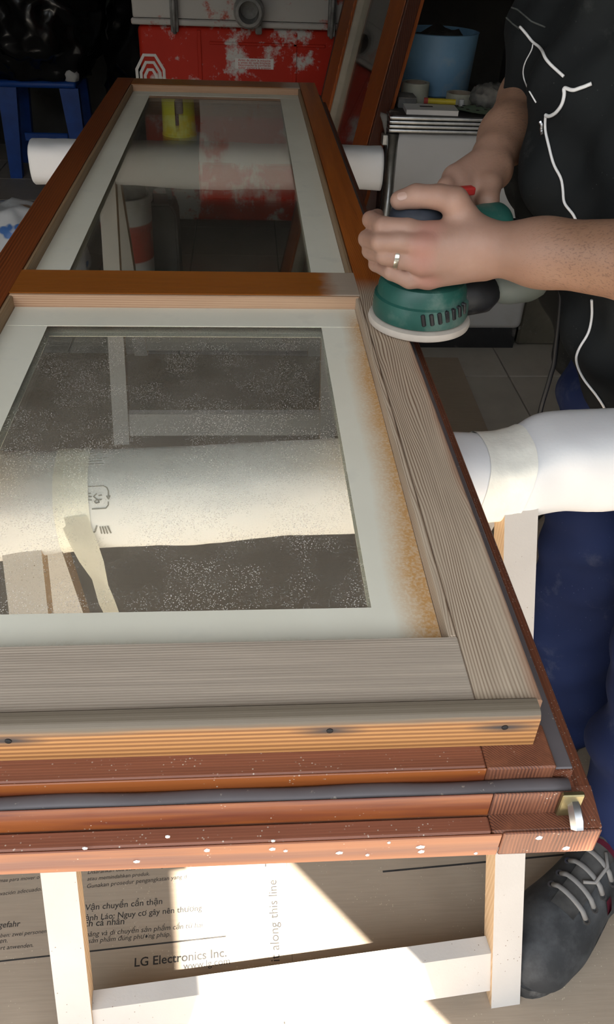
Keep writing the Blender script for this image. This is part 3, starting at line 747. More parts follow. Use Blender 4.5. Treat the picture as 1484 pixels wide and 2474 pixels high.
# trunk, neck, head and legs under the clothes
ch = V3(.36, .89, 1.24); pe = V3(.40, .82, .88); sx = V3(.5, -.866, 0); fd = V3(-.82, -.47, 0)
hc = V3(.185, .805, 1.50); look = V3(-.60, -.28, -.75)
b = Sdf((.0, .22, .02), (.64, 1.22, 1.66), .009)
b.cone(ls, rs, .060, .060, .04); b.cone(ch, pe, .125, .125, .05); b.cone(ch+V3(-.03, -.02, .05), hc+V3(.03, .015, -.05), .058, .056, .03)
lhip, lkn, lan = V3(.47, .70, .86), V3(.395, .50, .48), V3(.374, .422, .10); rhip, rkn, ran = V3(.40, .90, .86), V3(.350, .73, .48), V3(.375, .66, .10)
b.chain([lhip, lkn, lan], [.075, .052, .036], .02); b.chain([rhip, rkn, ran], [.075, .052, .036], .02)
trunk = b.mesh(2)
hd = Sdf(hc-.18, hc+.18, .005); upv = V3(-.55, -.30, .78); upv /= np.linalg.norm(upv); lk = look/np.linalg.norm(look); lk = lk-upv*(lk@upv); lk /= np.linalg.norm(lk); sd = np.cross(lk, upv)
def HP(f, s, u): return hc+lk*f+sd*s+upv*u
hd.cone(HP(-.012, 0, .03), HP(-.02, 0, .02), .082, .080, .02); hd.cone(HP(.035, 0, .01), HP(.045, 0, -.07), .062, .040, .03)
hd.cone(HP(.085, 0, .018), HP(.104, 0, -.022), .010, .015, .012)
for s in (-1, 1):
    hd.cone(HP(.078, s*.030, .036), HP(.070, s*.050, .032), .011, .009, .012); hd.cone(HP(.070, s*.040, -.02), HP(.05, s*.045, -.04), .018, .016, .02)
    hd.cone(HP(-.005, s*.082, .012), HP(.0, s*.078, -.025), .018, .011, .006, (sd, .5))
hd.cone(HP(.088, -.016, -.052), HP(.088, .016, -.052), .008, .008, .006); hd.cone(HP(.086, -.014, -.064), HP(.086, .014, -.064), .009, .009, .006); hd.cone(HP(.078, 0, -.092), HP(.07, 0, -.096), .020, .020, .012)
hd.cone(HP(-.03, 0, -.06), HP(-.05, 0, -.15), .055, .056, .03)
MAT['skin'] = skinmat()
body = obj('body', joinvf([larm, rarm, trunk, hd.mesh(2)]), MAT['skin'], man, smooth=True)
MAT['hair'] = plain('short_dark_hair', (.03, .022, .016), .8, var=.3, sc=80, bump=.5)
hr = Sdf(hc-.18, hc+.18, .005); hr.cone(HP(-.016, 0, .036), HP(-.026, 0, .022), .086, .085, .02)
G = hr.grid()-hc; hr.v = np.maximum(hr.v, (G@lk)*.8-(G@upv)*.9-.006*0+.0); obj('hair', hr.mesh(1), MAT['hair'], man, smooth=True)
MAT['eye'] = plain('eye', (.5, .48, .45), .2); MAT['nail'] = plain('fingernail', (.47, .30, .24), .35, var=.05)
for s in (-1, 1):
    e = nb(); bmesh.ops.create_uvsphere(e, u_segments=16, v_segments=10, radius=.013, matrix=Matrix.Translation(HP(.0705, s*.032, .018))); obj('eye', e, MAT['eye'], man, smooth=True)
bvb = BVHTree.FromPolygons([Vector(v) for v in larm[0]], [tuple(int(q) for q in f) for f in larm[1]])
def nailpatch(cx, cy, ang, w, l):
    bm = nb(); rows = []
    for j in range(7):
        r = []
        for i in range(6):
            u, v = (i/5-.5)*2, (j/6-.5)*2; ww = w*math.sqrt(max(0, 1-(max(0, abs(v)-.35)/.65)**2*.8))
            X, Y = u*ww, v*l; q = onsurf(bvb, cx+X*math.cos(ang)-Y*math.sin(ang), cy+X*math.sin(ang)+Y*math.cos(ang), .0005)
            r.append(bm.verts.new(q) if q is not None else None)
        rows.append(r)
    for j in range(6):
        for i in range(5):
            f = (rows[j][i], rows[j][i+1], rows[j+1][i+1], rows[j+1][i])
            if None not in f: bm.faces.new(f)
    return bm
obj('fingernail', nailpatch(972, 474, math.radians(78), 9, 12), MAT['nail'], man, smooth=True)
MAT['silver'] = plain('silver', (.72, .68, .58), .22, 1.0, var=.05)
rp = tips['r'][0]; c = Vector(rp[1])*.62+Vector(rp[2])*.38; d = (Vector(rp[2])-Vector(rp[1])).normalized()
obj('wedding_ring', Lt([(.0118, -.0024), (.0127, -.0024), (.0130, 0), (.0127, .0024), (.0118, .0024)], c, 32, axis=d, closed=True), MAT['silver'], man, smooth=40)

# clothes
def clothmat(name, a, c2, dirt, dthr, sc=9, rough=.85):
    n = N(name); c = n.mix(n.step(n.noise(sc), .3, .7), a, c2)
    c = n.mix(n.step(n.noise(13, det=7, rough=.7), *dthr), c, dirt)
    sp = n.math('MULTIPLY', n.step(n.vor(150), .06, .11, 1, 0), n.step(n.noise(20), .5, .62)); c = n.mix(sp, c, tuple(min(1, q*1.6) for q in dirt))
    n.bump(n.noise(900, det=1), .2, .0005); return n.fin(c, rough, 0, .25)
MAT['jacket'] = clothmat('black_dusty_cloth', (.0065, .0075, .0078), (.010, .0115, .0118), (.045, .047, .044), (.60, .85))
MAT['trousers'] = clothmat('blue_work_cloth', (.006, .012, .047), (.010, .021, .078), (.05, .06, .10), (.58, .80), 4)
j = Sdf((-.02, .36, .56), (.66, 1.26, 1.40), .007)
jb = [(ch, .115), (V3(.326, .885, 1.08), .122), (V3(.330, .87, .96), .120), (V3(.40, .835, .80), .110), (V3(.43, .82, .70), .105)]
for s in (-.11, -.05, .05, .11):
    j.chain([p+sx*s for p, r in jb], [r-.012*(abs(s) > .1) for p, r in jb], .03)
j.cone(ls+sx*-.02, rs+sx*.02, .085, .085, .05); j.chain([ls, ls+(le-ls)*.62], [.075, .068], .03); j.chain([rs, rs+(re-rs)*.62], [.075, .068], .03)
j.cone(ch+V3(-.02, -.01, .07), ch+V3(-.05, -.03, .12), .075, .070, .03)
# the loose front panel hangs forward and down
j.chain([V3(.265, .74, 1.06), V3(.275, .71, .90), V3(.285, .71, .79), V3(.330, .73, .675)], [.070, .062, .055, .036], .05)
j.chain([V3(.225, .80, 1.16), V3(.196, .79, 1.06), V3(.200, .785, .97), V3(.245, .76, .88)], [.050, .048, .046, .045], .04)
G = j.grid(); u_ = G@sx; w_ = G@fd; z_ = G[..., 2]
fold = .0060*np.sin(u_*46+3*np.sin(z_*7)+w_*12)*np.clip((1.3-z_)*2.2, 0, 1)+.0035*np.sin(z_*58+u_*30+2*np.sin(u_*14))+.003*np.sin(u_*95-z_*35)
j.v = j.v+fold.astype(np.float32)
jv = j.mesh(2); jacket = obj('jacket', jv, MAT['jacket'], man, smooth=True)
bvj = BVHTree.FromPolygons([Vector(v) for v in jv[0]], [tuple(int(q) for q in f) for f in jv[1]])
# pocket flap with worn edge, zip puller
def surfstrip(bvt, pts, w, lift, th):
    P = [q for q in (onsurf(bvt, *p, lift) for p in dens(pts, 6)) if q is not None]
    return T(P if len(P) > 2 else [Vector(at(*p, y=.78)) for p in pts], w, 6)
MAT['worn'] = plain('frayed_seam', (.11, .115, .105), .9, var=.3, sc=70)
for pts in ([(1215, 30), (1230, 16), (1252, 24), (1285, 52), (1318, 66)], [(1222, 40), (1240, 58), (1256, 70)]): obj('frayed_seam', surfstrip(bvj, pts, .0011, .0006, 0), MAT['worn'], jacket)
obj('zip_puller', surfstrip(bvj, [(1309, 292), (1313, 300), (1312, 312), (1315, 326)], .0022, .002, 0), MAT['zinc'], jacket)
t = Sdf((.16, .24, .06), (.66, 1.12, 1.0), .007)
t.cone(pe+sx*.07, pe-sx*.07, .135, .135, .04)
t.chain([lhip, lkn, V3(.385, .450, .26), V3(.388, .418, .095)], [.105, .086, .080, .084], .03); t.chain([rhip, rkn, V3(.36, .69, .26), V3(.372, .66, .10)], [.105, .086, .080, .082], .03)
G = t.grid(); z_ = G[..., 2]; a_ = G[..., 0]; c_ = G[..., 1]
t.v = t.v+(.006*np.sin(z_*34+a_*26+2.2*np.sin(c_*11+z_*6))+.0035*np.sin(z_*75-a_*40+c_*22)).astype(np.float32)
# cut the trouser hems level
t.v = np.maximum(t.v, (.056+.012*np.sin(a_*30)-z_).astype(np.float32))
obj('trousers', t.mesh(2), MAT['trousers'], man, smooth=True)

# shoes: upper, sole, tongue, laces, eyelets, strap
MAT['suede'] = plain('black_suede', (.030, .032, .035), .85, var=.3, sc=14, dirt=(.085, .088, .092), dthr=(.42, .74), dsc=12)
MAT['sole'] = plain('dark_rubber_sole', (.035, .035, .035), .75, var=.2, sc=20, dirt=(.16, .155, .15), dthr=(.45, .7), dsc=30)
MAT['lace'] = plain('grey_lace', (.24, .23, .22), .85); MAT['pink'] = plain('crimson_strap', (.22, .025, .055), .7); MAT['tongue'] = plain('grey_padded_tongue', (.15, .145, .14), .85, var=.25, sc=40)
def shoe(H, d, flip, label):
    H = V3(*H, .004); u = V3(*d, 0); u /= np.linalg.norm(u); v = V3(-u[1], u[0], 0)*flip
    SC = 1.08
    def P(a, c, z): return H+(u*a+v*c+V3(0, 0, z))*SC
    lo = np.minimum.reduce([P(-.02, -.09, 0), P(.31, .09, 0), P(-.02, .09, 0), P(.31, -.09, 0)]); hi = np.maximum.reduce([P(-.02, -.09, .2), P(.31, .09, .2), P(-.02, .09, .2), P(.31, -.09, .2)])
    s = Sdf(lo-V3(0, 0, .0), hi, .004)
    s.cone(P(.045, 0, .030), P(.10, .002, .030), .040*SC, .042*SC, .02); s.cone(P(.10, .002, .030), P(.205, -.004, .028), .042*SC, .050*SC, .02); s.cone(P(.205, -.004, .028), P(.242, .002, .026), .050*SC, .046*SC, .02)
    s.cone(P(.205, -.002, .034), P(.09, 0, .085), .040*SC, .036*SC, .03); s.cone(P(.05, 0, .06), P(.055, 0, .118), .040*SC, .041*SC, .03)
    Z = s.grid()[..., 2]; s.v = np.maximum(s.v, (.020-Z).astype(np.float32))
    sh = obj('shoe', s.mesh(2), MAT['suede'], man, smooth=True); tag(sh, label)
    bm = nb(); out = []
    for k in range(48):
        a = 2*math.pi*k/48; ca, sa = math.cos(a), math.sin(a); c0 = .142+.150*math.copysign(abs(ca)**.85, ca); w = .040+.0135*max(0, min(1, (c0-.06)/.12))
        out.append(P(c0, w*math.copysign(abs(sa)**.75, sa)-.002, 0))
    A_ = [bm.verts.new(Vector(p)+Vector((0, 0, 0))) for p in out]; B_ = [bm.verts.new(Vector(p)+Vector((0, 0, .024))) for p in out]
    bm.faces.new(A_[::-1]); bm.faces.new(B_)
    for k in range(48): bm.faces.new((A_[k], A_[(k+1) % 48], B_[(k+1) % 48], B_[k]))
    obj('sole', bm, MAT['sole'], sh, smooth=40)
    bt = BVHTree.FromPolygons([x.co+wloc(sh) for x in sh.data.vertices], [p.vertices[:] for p in sh.data.polygons])
    def drop(a, c, l):
        r = bt.ray_cast(Vector(P(a, c, .25)), Vector((0, 0, -1))); return (r[0] if r[0] else Vector(P(a, c, .1)))+Vector((0, 0, l))
    bm = nb(); rows = [[bm.verts.new(drop(a, c, .0030)) for c in np.linspace(-.017, .017, 6)] for a in np.linspace(.100, .204, 10)]
    for a, b2 in zip(rows, rows[1:]):
        for k in range(5): bm.faces.new((a[k], a[k+1], b2[k+1], b2[k]))
    bmesh.ops.solidify(bm, geom=bm.faces[:], thickness=.004); obj('tongue', bm, MAT['tongue'], sh, smooth=True)
    for i, a in enumerate((.122, .143, .164, .184)):
        obj('lace', T([drop(a+.004*(c/.026), c, .0065 if abs(c) < .022 else .0025) for c in np.linspace(-.027, .027, 9)], .0042, 8, flat=((0, 0, 1), .5)), MAT['lace'], sh, smooth=True)
        for c in (-.029, .029):
            q = drop(a+.004*(c/.026), c, .0005); obj('eyelet', Lt([(.0030, -.0006), (.0056, -.0006), (.0056, .0014), (.0030, .0014)], q, 16, axis=(v*c*8+V3(0, 0, 1)), closed=True), MAT['zinc'], sh, smooth=40)
    obj('lace', T([drop(.112, .005, .007), drop(.125, .016, .011), drop(.150, .014, .010), drop(.160, .002, .010)], .0026, 8), MAT['lace'], sh, smooth=True)
    for c0, c1, a in ((-.036, .034, .104), (.036, .056, .140)):
        obj('strap', ribbon([(drop(a+.10*(c+.034)*.5, c, .0075), u) for c in np.linspace(c0, c1, 8)], [.012]*8, .0015), MAT['pink'], sh, smooth=35)
    return sh
shoe((.400, .444), (-.74, -.67), 1, 'black suede shoe with grey laces and crimson strap')
shoe((.43, .70), (-.85, -.52), -1, 'black suede shoe half hidden behind the trestle')

# cords on the man: white earphone cord on the jacket front, black mains cord of the sander
MAT['whitecord'] = plain('white_cord', (.80, .78, .76), .5, var=.03); MAT['blackcord'] = plain('black_cord', (.012, .012, .014), .45)
cord = thing('earphone_cord', Vector(onsurf(bvj, 1320, 400, .003)), 'thin white earphone cord dangling down the front of the black jacket', 'cord')
def jcord(pts, r, name='cord'):
    P = []
    for q in catmull([V3(x, y, 0) for x, y in pts], 6):
        s = onsurf(bvj, q[0], q[1], r*1.1); P.append(s if s is not None else Vector(at(q[0], q[1], y=.74)))
    P = [Vector(x) for x in np.array([[*p] for p in P])]
    for _ in range(2): P = [P[0]]+[(P[i-1]+P[i]*2+P[i+1])/4 for i in range(1, len(P)-1)]+[P[-1]]
    obj(name, T(P, r, 8), MAT['whitecord'], cord, smooth=True)
jcord([(1259, 66), (1272, 80), (1290, 102), (1310, 118), (1320, 142), (1335, 160), (1364, 186)], .0017)
jcord([(1290, 104), (1286, 122), (1270, 152), (1266, 180), (1276, 210), (1297, 247)], .0009)
jcord([(1430, 203), (1405, 213), (1385, 219), (1367, 214), (1367, 228), (1362, 250), (1348, 270), (1332, 279), (1322, 276)], .0021)
jcord([(1322, 276), (1321, 310), (1327, 345), (1338, 395), (1356, 430), (1362, 460), (1366, 490), (1386, 516), (1395, 534)], .0017)
jcord([(1433, 722), (1433, 765), (1424, 805), (1402, 842), (1396, 872), (1412, 912), (1440, 950), (1462, 985), (1465, 1003)], .0017)
obj('mains_cord', T(catmull([(SX+.10, SY+.05, SZ+.112), (.16, .79, .90), (.215, .775, .84), at(1343, 850, y=.76), at(1330, 910, y=.755), at(1308, 985, y=.75), at(1302, 1030, y=.75), at(1290, 1150, y=.78), (.27, .86, .25), (.30, .98, .03), (.42, 1.2, .012), (.80, 1.6, .008)], 6), .0035, 8), MAT['blackcord'], sander, smooth=True)

# ------------------------------------------------------------------ things behind the door: plastering machine
def splashed(name, base, amt=(.50, .62), sc=7, white=(.50, .49, .47)):
    n = N(name); f = n.noise(sc, det=7, rough=.68); g = n.noise(sc*5, det=5, rough=.7)
    c = n.mix(n.step(n.noise(3), .3, .7), tuple(q*.8 for q in base), base)
    c = n.mix(n.step(n.math('ADD', n.math('MULTIPLY', f, .75), n.math('MULTIPLY', g, .25)), *amt), c, white)
    n.bump(g, .3, .002); return n.fin(c, .6, 0, .2)
MAT['mred'] = splashed('splashed_red_paint', (.46, .024, .010), (.515, .58), 6); MAT['mwhite'] = splashed('plaster_coated_red_steel', (.42, .05, .02), (.41, .47), 6, (.42, .41, .39))
MAT['mgrey'] = plain('plaster_caked_steel', (.30, .30, .29), .7, .3, var=.3, sc=25)
MX0, MX1, MY, MZ = -.590, .150, 3.20, .838
mach = thing('plastering_machine', (-.22, 3.5, .12), 'red plastering machine caked with white plaster, standing behind the far end', 'machine')
mach.location.z = 0
tk = obj('lower_tank', B((MX0, MY, .13), (MX1, MY+.62, MZ-.006), .02, 3), MAT['mred'], mach, smooth=40)
for (a, b_) in (((-.375, .60), (-.360, .82)), ((-.02, .60), (-.006, .82)), ((-.555, .545), (.115, .56)), ((-.33, .775), (.10, .785))):
    obj('pressed_rib', B((a[0], MY-.005, a[1]), (b_[0], MY+.004, b_[1]), .002), MAT['mred'], tk)
hp = nb(); P0 = [(-.375, MY-.010), (.085, MY-.010), (.085, MY+.632), (-.375, MY+.632)]; P1 = [(-.385, MY-.012), (.095, MY-.012), (.095, MY+.66), (-.385, MY+.66)]
lv = [[hp.verts.new((x, y, z)) for x, y in P] for P, z in ((P0, .9735), (P0, 1.05), (P1, 1.16), (P1, 1.20))]
for r0, r1 in zip(lv, lv[1:]):
    for k in range(4): hp.faces.new((r0[k], r0[(k+1) % 4], r1[(k+1) % 4], r1[k]))
hp.faces.new(lv[0][::-1]); hp.faces.new(lv[-1]); obj('hopper', hp, MAT['mwhite'], mach)
obj('hopper_rim', B((-.390, MY-.015, 1.2005), (.100, MY+.67, 1.345), .008), MAT['mred'], mach)
obj('deck', B((MX0-.012, MY-.012, MZ+.0165), (MX1+.012, MY+.632, .973), .006, 2), MAT['mwhite'], mach, smooth=40)
obj('flange', B((MX0-.018, MY-.020, MZ-.004), (MX1+.018, MY+.64, MZ+.016), .004), MAT['mwhite'], mach)
cp = at(602, 26, y=3.13); ax = Vector((-.05, -1, -.12)).normalized()
obj('hose_coupling', Lt([(.040, -.09), (.042, -.03), (.052, -.02), (.055, .0), (.054, .022), (.046, .030), (.036, .030), (.033, .018), (.031, -.02), (0, -.02)], cp, 32, axis=ax), MAT['mgrey'], mach, smooth=35)
obj('coupling_drip', B(Vector(cp)+Vector((.022, .01, -.075)), Vector(cp)+Vector((.046, .04, -.045)), .006, 2), MAT['mgrey'], mach)
for px in (420, 803):
    c = at(px, 20, y=MY-.03); l = obj('latch', B((c[0]-.014, MY-.046, .815), (c[0]+.014, MY-.021, 1.02), .006, 2), MAT['mgrey'], mach)
    obj('latch_hook', T([(c[0], MY-.050, .97), (c[0], MY-.060, .92), (c[0], MY-.056, .86), (c[0], MY-.040, .812)], .007, 8), MAT['mgrey'], l, smooth=True)
MAT['sticker'] = plain('white_sticker', (.62, .60, .58), .5, var=.05); MAT['redink'] = plain('red_print', (.45, .05, .04), .6)
a, b_ = at(568, 140, y=MY), at(661, 168, y=MY)
sk_ = obj('sticker', B((a[0], MY-.002, b_[2]), (b_[0], MY+.002, a[2])), MAT['sticker'], mach)
for i, s in enumerate(('Antes de abrir la máquina', 'y antes de cada limpieza', 'desconecte la corriente', 'quitar siempre la presión')):
    me = textmesh(s, .01); xs = [v.co.x for v in me.vertices]; w = max(xs)-min(xs); sc = (b_[0]-a[0])*.84/w
    me.transform(Matrix.Translation((a[0]+(b_[0]-a[0])*.08, MY-.0026, a[2]-.0095-i*.0083)) @ Matrix.Rotation(math.pi/2, 4, 'X') @ Matrix.Diagonal((sc, sc*.95, 1, 1)))
    obj('printed_text', me, MAT['redink'], sk_)
lc = at(372, 178, y=MY)
for r in (.088, .062, .036):
    bm = nb(); P = []
    for k in range(9):
        an = math.radians(-90+k*45-22.5+45); P.append(Vector((lc[0]+math.cos(an)*r*.62-.012, MY-.0015, lc[2]-.02+math.sin(an)*r)))
    tube(bm, P+[P[1]], .0062, 6, flat=((0, 1, 0), .3)); obj('emblem_ring', bm, MAT['sticker'], mach)
for x in (MX0+.06, MX1-.06):
    for y in (MY+.10, MY+.52):
        w = obj('wheel', Lt([(0, -.025), (.10, -.025), (.118, -.018), (.12, 0), (.118, .018), (.10, .025), (0, .025)], (x, y, .122), 28, axis=(1, 0, 0)), MAT['blackplastic'], mach, smooth=40)
MAT['yellow'] = plain('yellow_green_plastic', (.66, .72, .06), .45, var=.05)
yb_ = thing('bucket', (-.465, 3.29, .9735), 'yellow-green plastic bucket on the machine, mirrored in the upper pane', 'bucket')
obj('shell', Lt([(0, 0), (.060, 0), (.063, .004), (.066, .138), (.069, .140), (.069, .146), (.064, .146), (.060, .008), (0, .008)], (-.465, 3.29, .9735), 36), MAT['yellow'], yb_, smooth=35)
obj('label_strip', B((-.474, 3.2215, .985), (-.460, 3.2300, 1.075), .003), MAT['blackplastic'], yb_)

# ------------------------------------------------------------------ left rear: stool, bin bags, sack, bucket, can
MAT['bluepl'] = plain('blue_plastic', (.010, .085, .42), .45, var=.15, sc=15)
st_ = thing('stool', (-1.22, 4.42, 0), 'blue plastic stool under the black bin bags', 'stool')
obj('seat', B((-1.41, 4.25, .425), (-1.03, 4.59, .455), .012, 3), MAT['bluepl'], st_, smooth=40)
for dx in (-1, 1):
    for dy in (-1, 1):
        x, y = -1.22+dx*.150, 4.42+dy*.13; bm = nb(); vs = []
        for z, w, sh in ((.4245, .046, 0), (.0, .030, .022)):
            vs.append([bm.verts.new((x+dx*sh+a*w, y+dy*sh+c*.022, z)) for a, c in ((-1, -1), (1, -1), (1, 1), (-1, 1))])
        for k in range(4): bm.faces.new((vs[0][k], vs[0][(k+1) % 4], vs[1][(k+1) % 4], vs[1][k]))
        bm.faces.new(vs[0][::-1]); bm.faces.new(vs[1]); obj('leg', bm, MAT['bluepl'], st_)
obj('stretcher', B((-1.33, 4.30, .17), (-1.11, 4.315, .21), .004), MAT['bluepl'], st_)
MAT['binbag'] = plain('black_bin_bag', (.006, .006, .007), .22, var=.2, sc=20)
def bag(c, r, seed, m, label, cat, sub=5, flat=0, name='bin_bag', amp=.16):
    bm = nb(); bmesh.ops.create_icosphere(bm, subdivisions=sub, radius=1)
    for v in bm.verts: v.co = Vector((v.co.x*r[0], v.co.y*r[1], v.co.z*r[2]))
    wrinkle(bm, min(r)*amp, 1.6/min(r), 4, seed, True)
    z0 = -r[2]*.86
    for v in bm.verts: v.co.z = max(v.co.z, z0); v.co += Vector(c)
    for v in bm.verts: v.co.z -= (c[2]+z0)-flat
    return tag(obj(name, bm, m, base=(c[0], c[1], flat), smooth=True), label, cat)
bag((-1.22, 4.42, .8), (.30, .24, .30), 1, MAT['binbag'], 'full black bin bag resting on the blue stool', 'bag', flat=.456)
bag((-.60, 4.52, .5), (.26, .30, .52), 2, MAT['binbag'], 'tall black bin bag between the blue stool and red machine', 'bag')
bag((-1.86, 4.50, .5), (.26, .30, .55), 4, MAT['binbag'], 'tall black bin bag left of the blue stool', 'bag')
def sackmat():
    n = N('white_printed_plastic'); c = n.mix(n.step(n.noise(11, det=2), .56, .60), (.62, .63, .64), (.06, .16, .42)); c = n.mix(n.step(n.noise(7, det=2), .62, .66), c, (.30, .17, .10)); return n.fin(c, .4)
MAT['sack'] = sackmat(); MAT['paper'] = plain('white_crumpled_paper', (.66, .65, .62), .7, var=.05)
bag((-1.03, 2.62, .2), (.25, .17, .19), 6, MAT['sack'], 'white plastic sack with blue print on floor beside left stile', 'sack', name='sack', amp=.10)
bag((-.885, 2.47, .3), (.035, .03, .03), 8, MAT['paper'], 'small crumpled white paper on top of the printed sack', 'paper', sub=3, flat=.30, name='crumpled_paper', amp=.3)
bag((-1.05, 4.275, .5), (.03, .022, .028), 9, MAT['paper'], 'crumpled white paper at the edge of the blue stool seat', 'paper', sub=3, flat=.456, name='crumpled_paper', amp=.3)
def bandmat():
    n = N('white_bucket_red_band'); z = n.sep()[2]; c = n.mix(n.math('MULTIPLY', n.step(z, .195, .20), n.step(z, .325, .32)), (.55, .54, .52), (.42, .055, .03))
    c = n.mix(n.step(n.noise(9, det=6), .58, .66), c, (.40, .38, .35)); return n.fin(c, .5)
pb = thing('paint_bucket', (-.612, 2.60, 0), 'white paint bucket with a red band on the floor, seen through the upper pane', 'bucket')
obj('shell', Lt([(0, .0), (.078, .0), (.080, .004), (.090, .385), (.096, .39), (.096, .41), (.086, .41), (.084, .35), (0, .35)], (-.612, 2.60, 0), 36), bandmat(), pb, smooth=35)
MAT['rag'] = plain('grey_rag', (.22, .21, .19), .9, var=.3, sc=30)
bag((-.612, 2.60, .36), (.065, .065, .05), 12, MAT['rag'], 'grey rag stuffed in the top of the white paint bucket', 'rag', sub=4, flat=.352, name='rag', amp=.25)
MAT['canister'] = plain('grey_plastic', (.12, .12, .115), .5, var=.2, sc=14)
jc = thing('jerry_can', (-0.510, 2.80, 0), 'dark grey jerry can next to the white paint bucket', 'can')
obj('shell', Pr([(-0.566, .0), (-0.454, .0), (-0.450, .02), (-0.450, .30), (-0.468, .335), (-0.552, .335), (-0.570, .30), (-0.570, .02)], 'xz', 2.73, 2.87, bev=.008), MAT['canister'], jc, smooth=40)
obj('handle', T(catmull([(-0.548, 2.80, .33), (-0.538, 2.80, .375), (-0.488, 2.80, .38), (-0.473, 2.80, .335)], 5), .010, 8), MAT['mgrey'], jc, smooth=True)
obj('cap', Lt([(0, .335), (.022, .335), (.022, .360), (.018, .364), (0, .364)], (-0.553, 2.765, 0), 18), MAT['blackplastic'], jc, smooth=40)

# ------------------------------------------------------------------ right rear: leaning leaf, grey cabinet and what lies on it
def leaning():
    lo, hi = Vector(at(790, 262, y=2.78)), Vector(at(914, 290, y=2.34)); hdir = (hi-lo); hdir.z = 0; wid = hdir.length; hdir.normalize()
    up = Vector((.215, .06, .97)); up = (up-hdir*up.dot(hdir)).normalized(); nn = hdir.cross(up).normalized()
    base = lo-up*(lo.z/up.z)+up*.012
    M = Matrix(((hdir.x, nn.x, up.x, base.x), (hdir.y, nn.y, up.y, base.y), (hdir.z, nn.z, up.z, base.z), (0, 0, 0, 1)))
    root = thing('door_leaf', base, 'orange varnished glazed door leaf leaning upright between machine and cabinet', 'door')
    def bx(name, a, c, m, p=None):
        bm = B(a, c, .002); bm.transform(M); return obj(name, bm, m, p or root)
    Hh = 2.05
    for x0, x1 in ((0, .085), (wid-.105, wid)):
        s = bx('stile', (x0, -.028, 0), (x1, .028, Hh), MAT['varnish_z'])
        bx('rebate', (x0-.012 if x0 == 0 else x1, -.010, 0), (x0 if x0 == 0 else x1+.014, .028, Hh), MAT['varnish_zd'], s)
        bx('groove', ((x0+x1)/2-.004, -.0285, .002), ((x0+x1)/2+.004, -.0270, Hh-.002), MAT['varnish_zd'], s)
        bx('bead', (x1+.0002 if x0 == 0 else x0-.012, -.020, .10), (x1+.012 if x0 == 0 else x0-.0002, .02, Hh-.10), MAT['bead_z'], s)
    for z0, z1 in ((0, .10), (.66*Hh-.05, .66*Hh+.04), (Hh-.09, Hh)): bx('rail', (.0853, -.026, z0), (wid-.1053, .026, z1), MAT['varnish_z'])
    for z0, z1 in ((.1003, .66*Hh-.0503), (.66*Hh+.0403, Hh-.0903)): bx('glass_pane', (.0975, -.003, z0), (wid-.1175, .003, z1), MAT['dustglass'])
MAT['varnish_z'] = wood('amber_varnish_upright', sr(170, 88, 34), sr(120, 56, 20), 'z', 900, .03, 4, (.1, .9), .3, .4); MAT['varnish_zd'] = wood('dark_varnish_upright', sr(86, 40, 18), sr(60, 28, 14), 'z', 900, .03, 4, (.1, .9), .3, .45)
MAT['bead_z'] = plain('pale_glazing_bead', (.42, .36, .28), .6)
MAT['dustglass'] = glassmat('second_dusty_glass', True, False)
leaning()
MAT['steel'] = plain('pale_grey_enamel', (.50, .49, .48), .42, .0, var=.05, sc=6, dirt=(.38, .36, .33), dthr=(.6, .8), dsc=5)
MAT['alu'] = plain('brushed_aluminium', (.50, .50, .48), .32, 1.0, var=.15, sc=50); MAT['darktop'] = plain('dark_laminate', (.055, .050, .045), .5, var=.3, sc=20, dirt=(.22, .20, .17), dthr=(.58, .70), dsc=18)
FX0, FX1, FY0, FY1, FZ = .222, .728, 2.27, 2.80, .735
cab = thing('cabinet', ((FX0+FX1)/2, (FY0+FY1)/2, 0), 'pale grey metal cabinet with ribbed aluminium top edge and black plinth', 'cabinet')
obj('body', B((FX0, FY0, .075), (FX1, FY1, FZ-.048), .022, 4), MAT['steel'], cab, smooth=40)
obj('plinth', B((FX0+.02, FY0+.02, 0), (FX1-.01, FY1-.02, .0748)), MAT['blackplastic'], cab)
tp = obj('worktop', B((FX0-.002, FY0-.002, FZ-.0475), (FX1+.004, FY1, FZ), .004, 2), MAT['darktop'], cab, smooth=40)
for k in range(4): obj('aluminium_rib', B((FX0-.006, FY0-.009, FZ-.046+k*.0112), (FX1+.008, FY0-.0022, FZ-.036+k*.0112), .003, 2), MAT['alu'], tp, smooth=40)
for k in range(4): obj('aluminium_rib', B((FX0-.009, FY0-.008, FZ-.046+k*.0112), (FX0-.0022, FY1, FZ-.036+k*.0112), .003, 2), MAT['alu'], tp, smooth=40)
obj('corner_trim', T([(FX0+.008, FY0+.006, .08), (FX0+.008, FY0+.006, FZ-.05)], .016, 14), MAT['alu'], cab, smooth=True)
obj('side_strip', B((FX0-.006, FY0+.045, .10), (FX0-.0002, FY0+.14, FZ-.07), .002), MAT['blackplastic'], cab)
obj('catch', B((FX0-.022, FY0+.02, FZ-.088), (FX0-.001, FY0+.05, FZ-.056), .003), MAT['alu'], cab)
Z1 = FZ+.0004
MAT['bluebucket'] = plain('cloudy_blue_plastic', (.17, .33, .50), .5, var=.12, sc=7, dirt=(.32, .36, .38), dthr=(.55, .75), dsc=8)
bc = Vector((.405, 2.645, Z1)); bb = thing('bucket', bc, 'cut-down light blue plastic bucket on the grey cabinet', 'bucket')
obj('shell', Lt([(0, 0), (.110, 0), (.114, .004), (.125, .168), (.127, .170), (.122, .171), (.109, .008), (0, .008)], bc, 48), MAT['bluebucket'], bb, smooth=35)
MAT['dark'] = plain('dark_rubbish', (.05, .045, .04), .8, var=.4, sc=40)
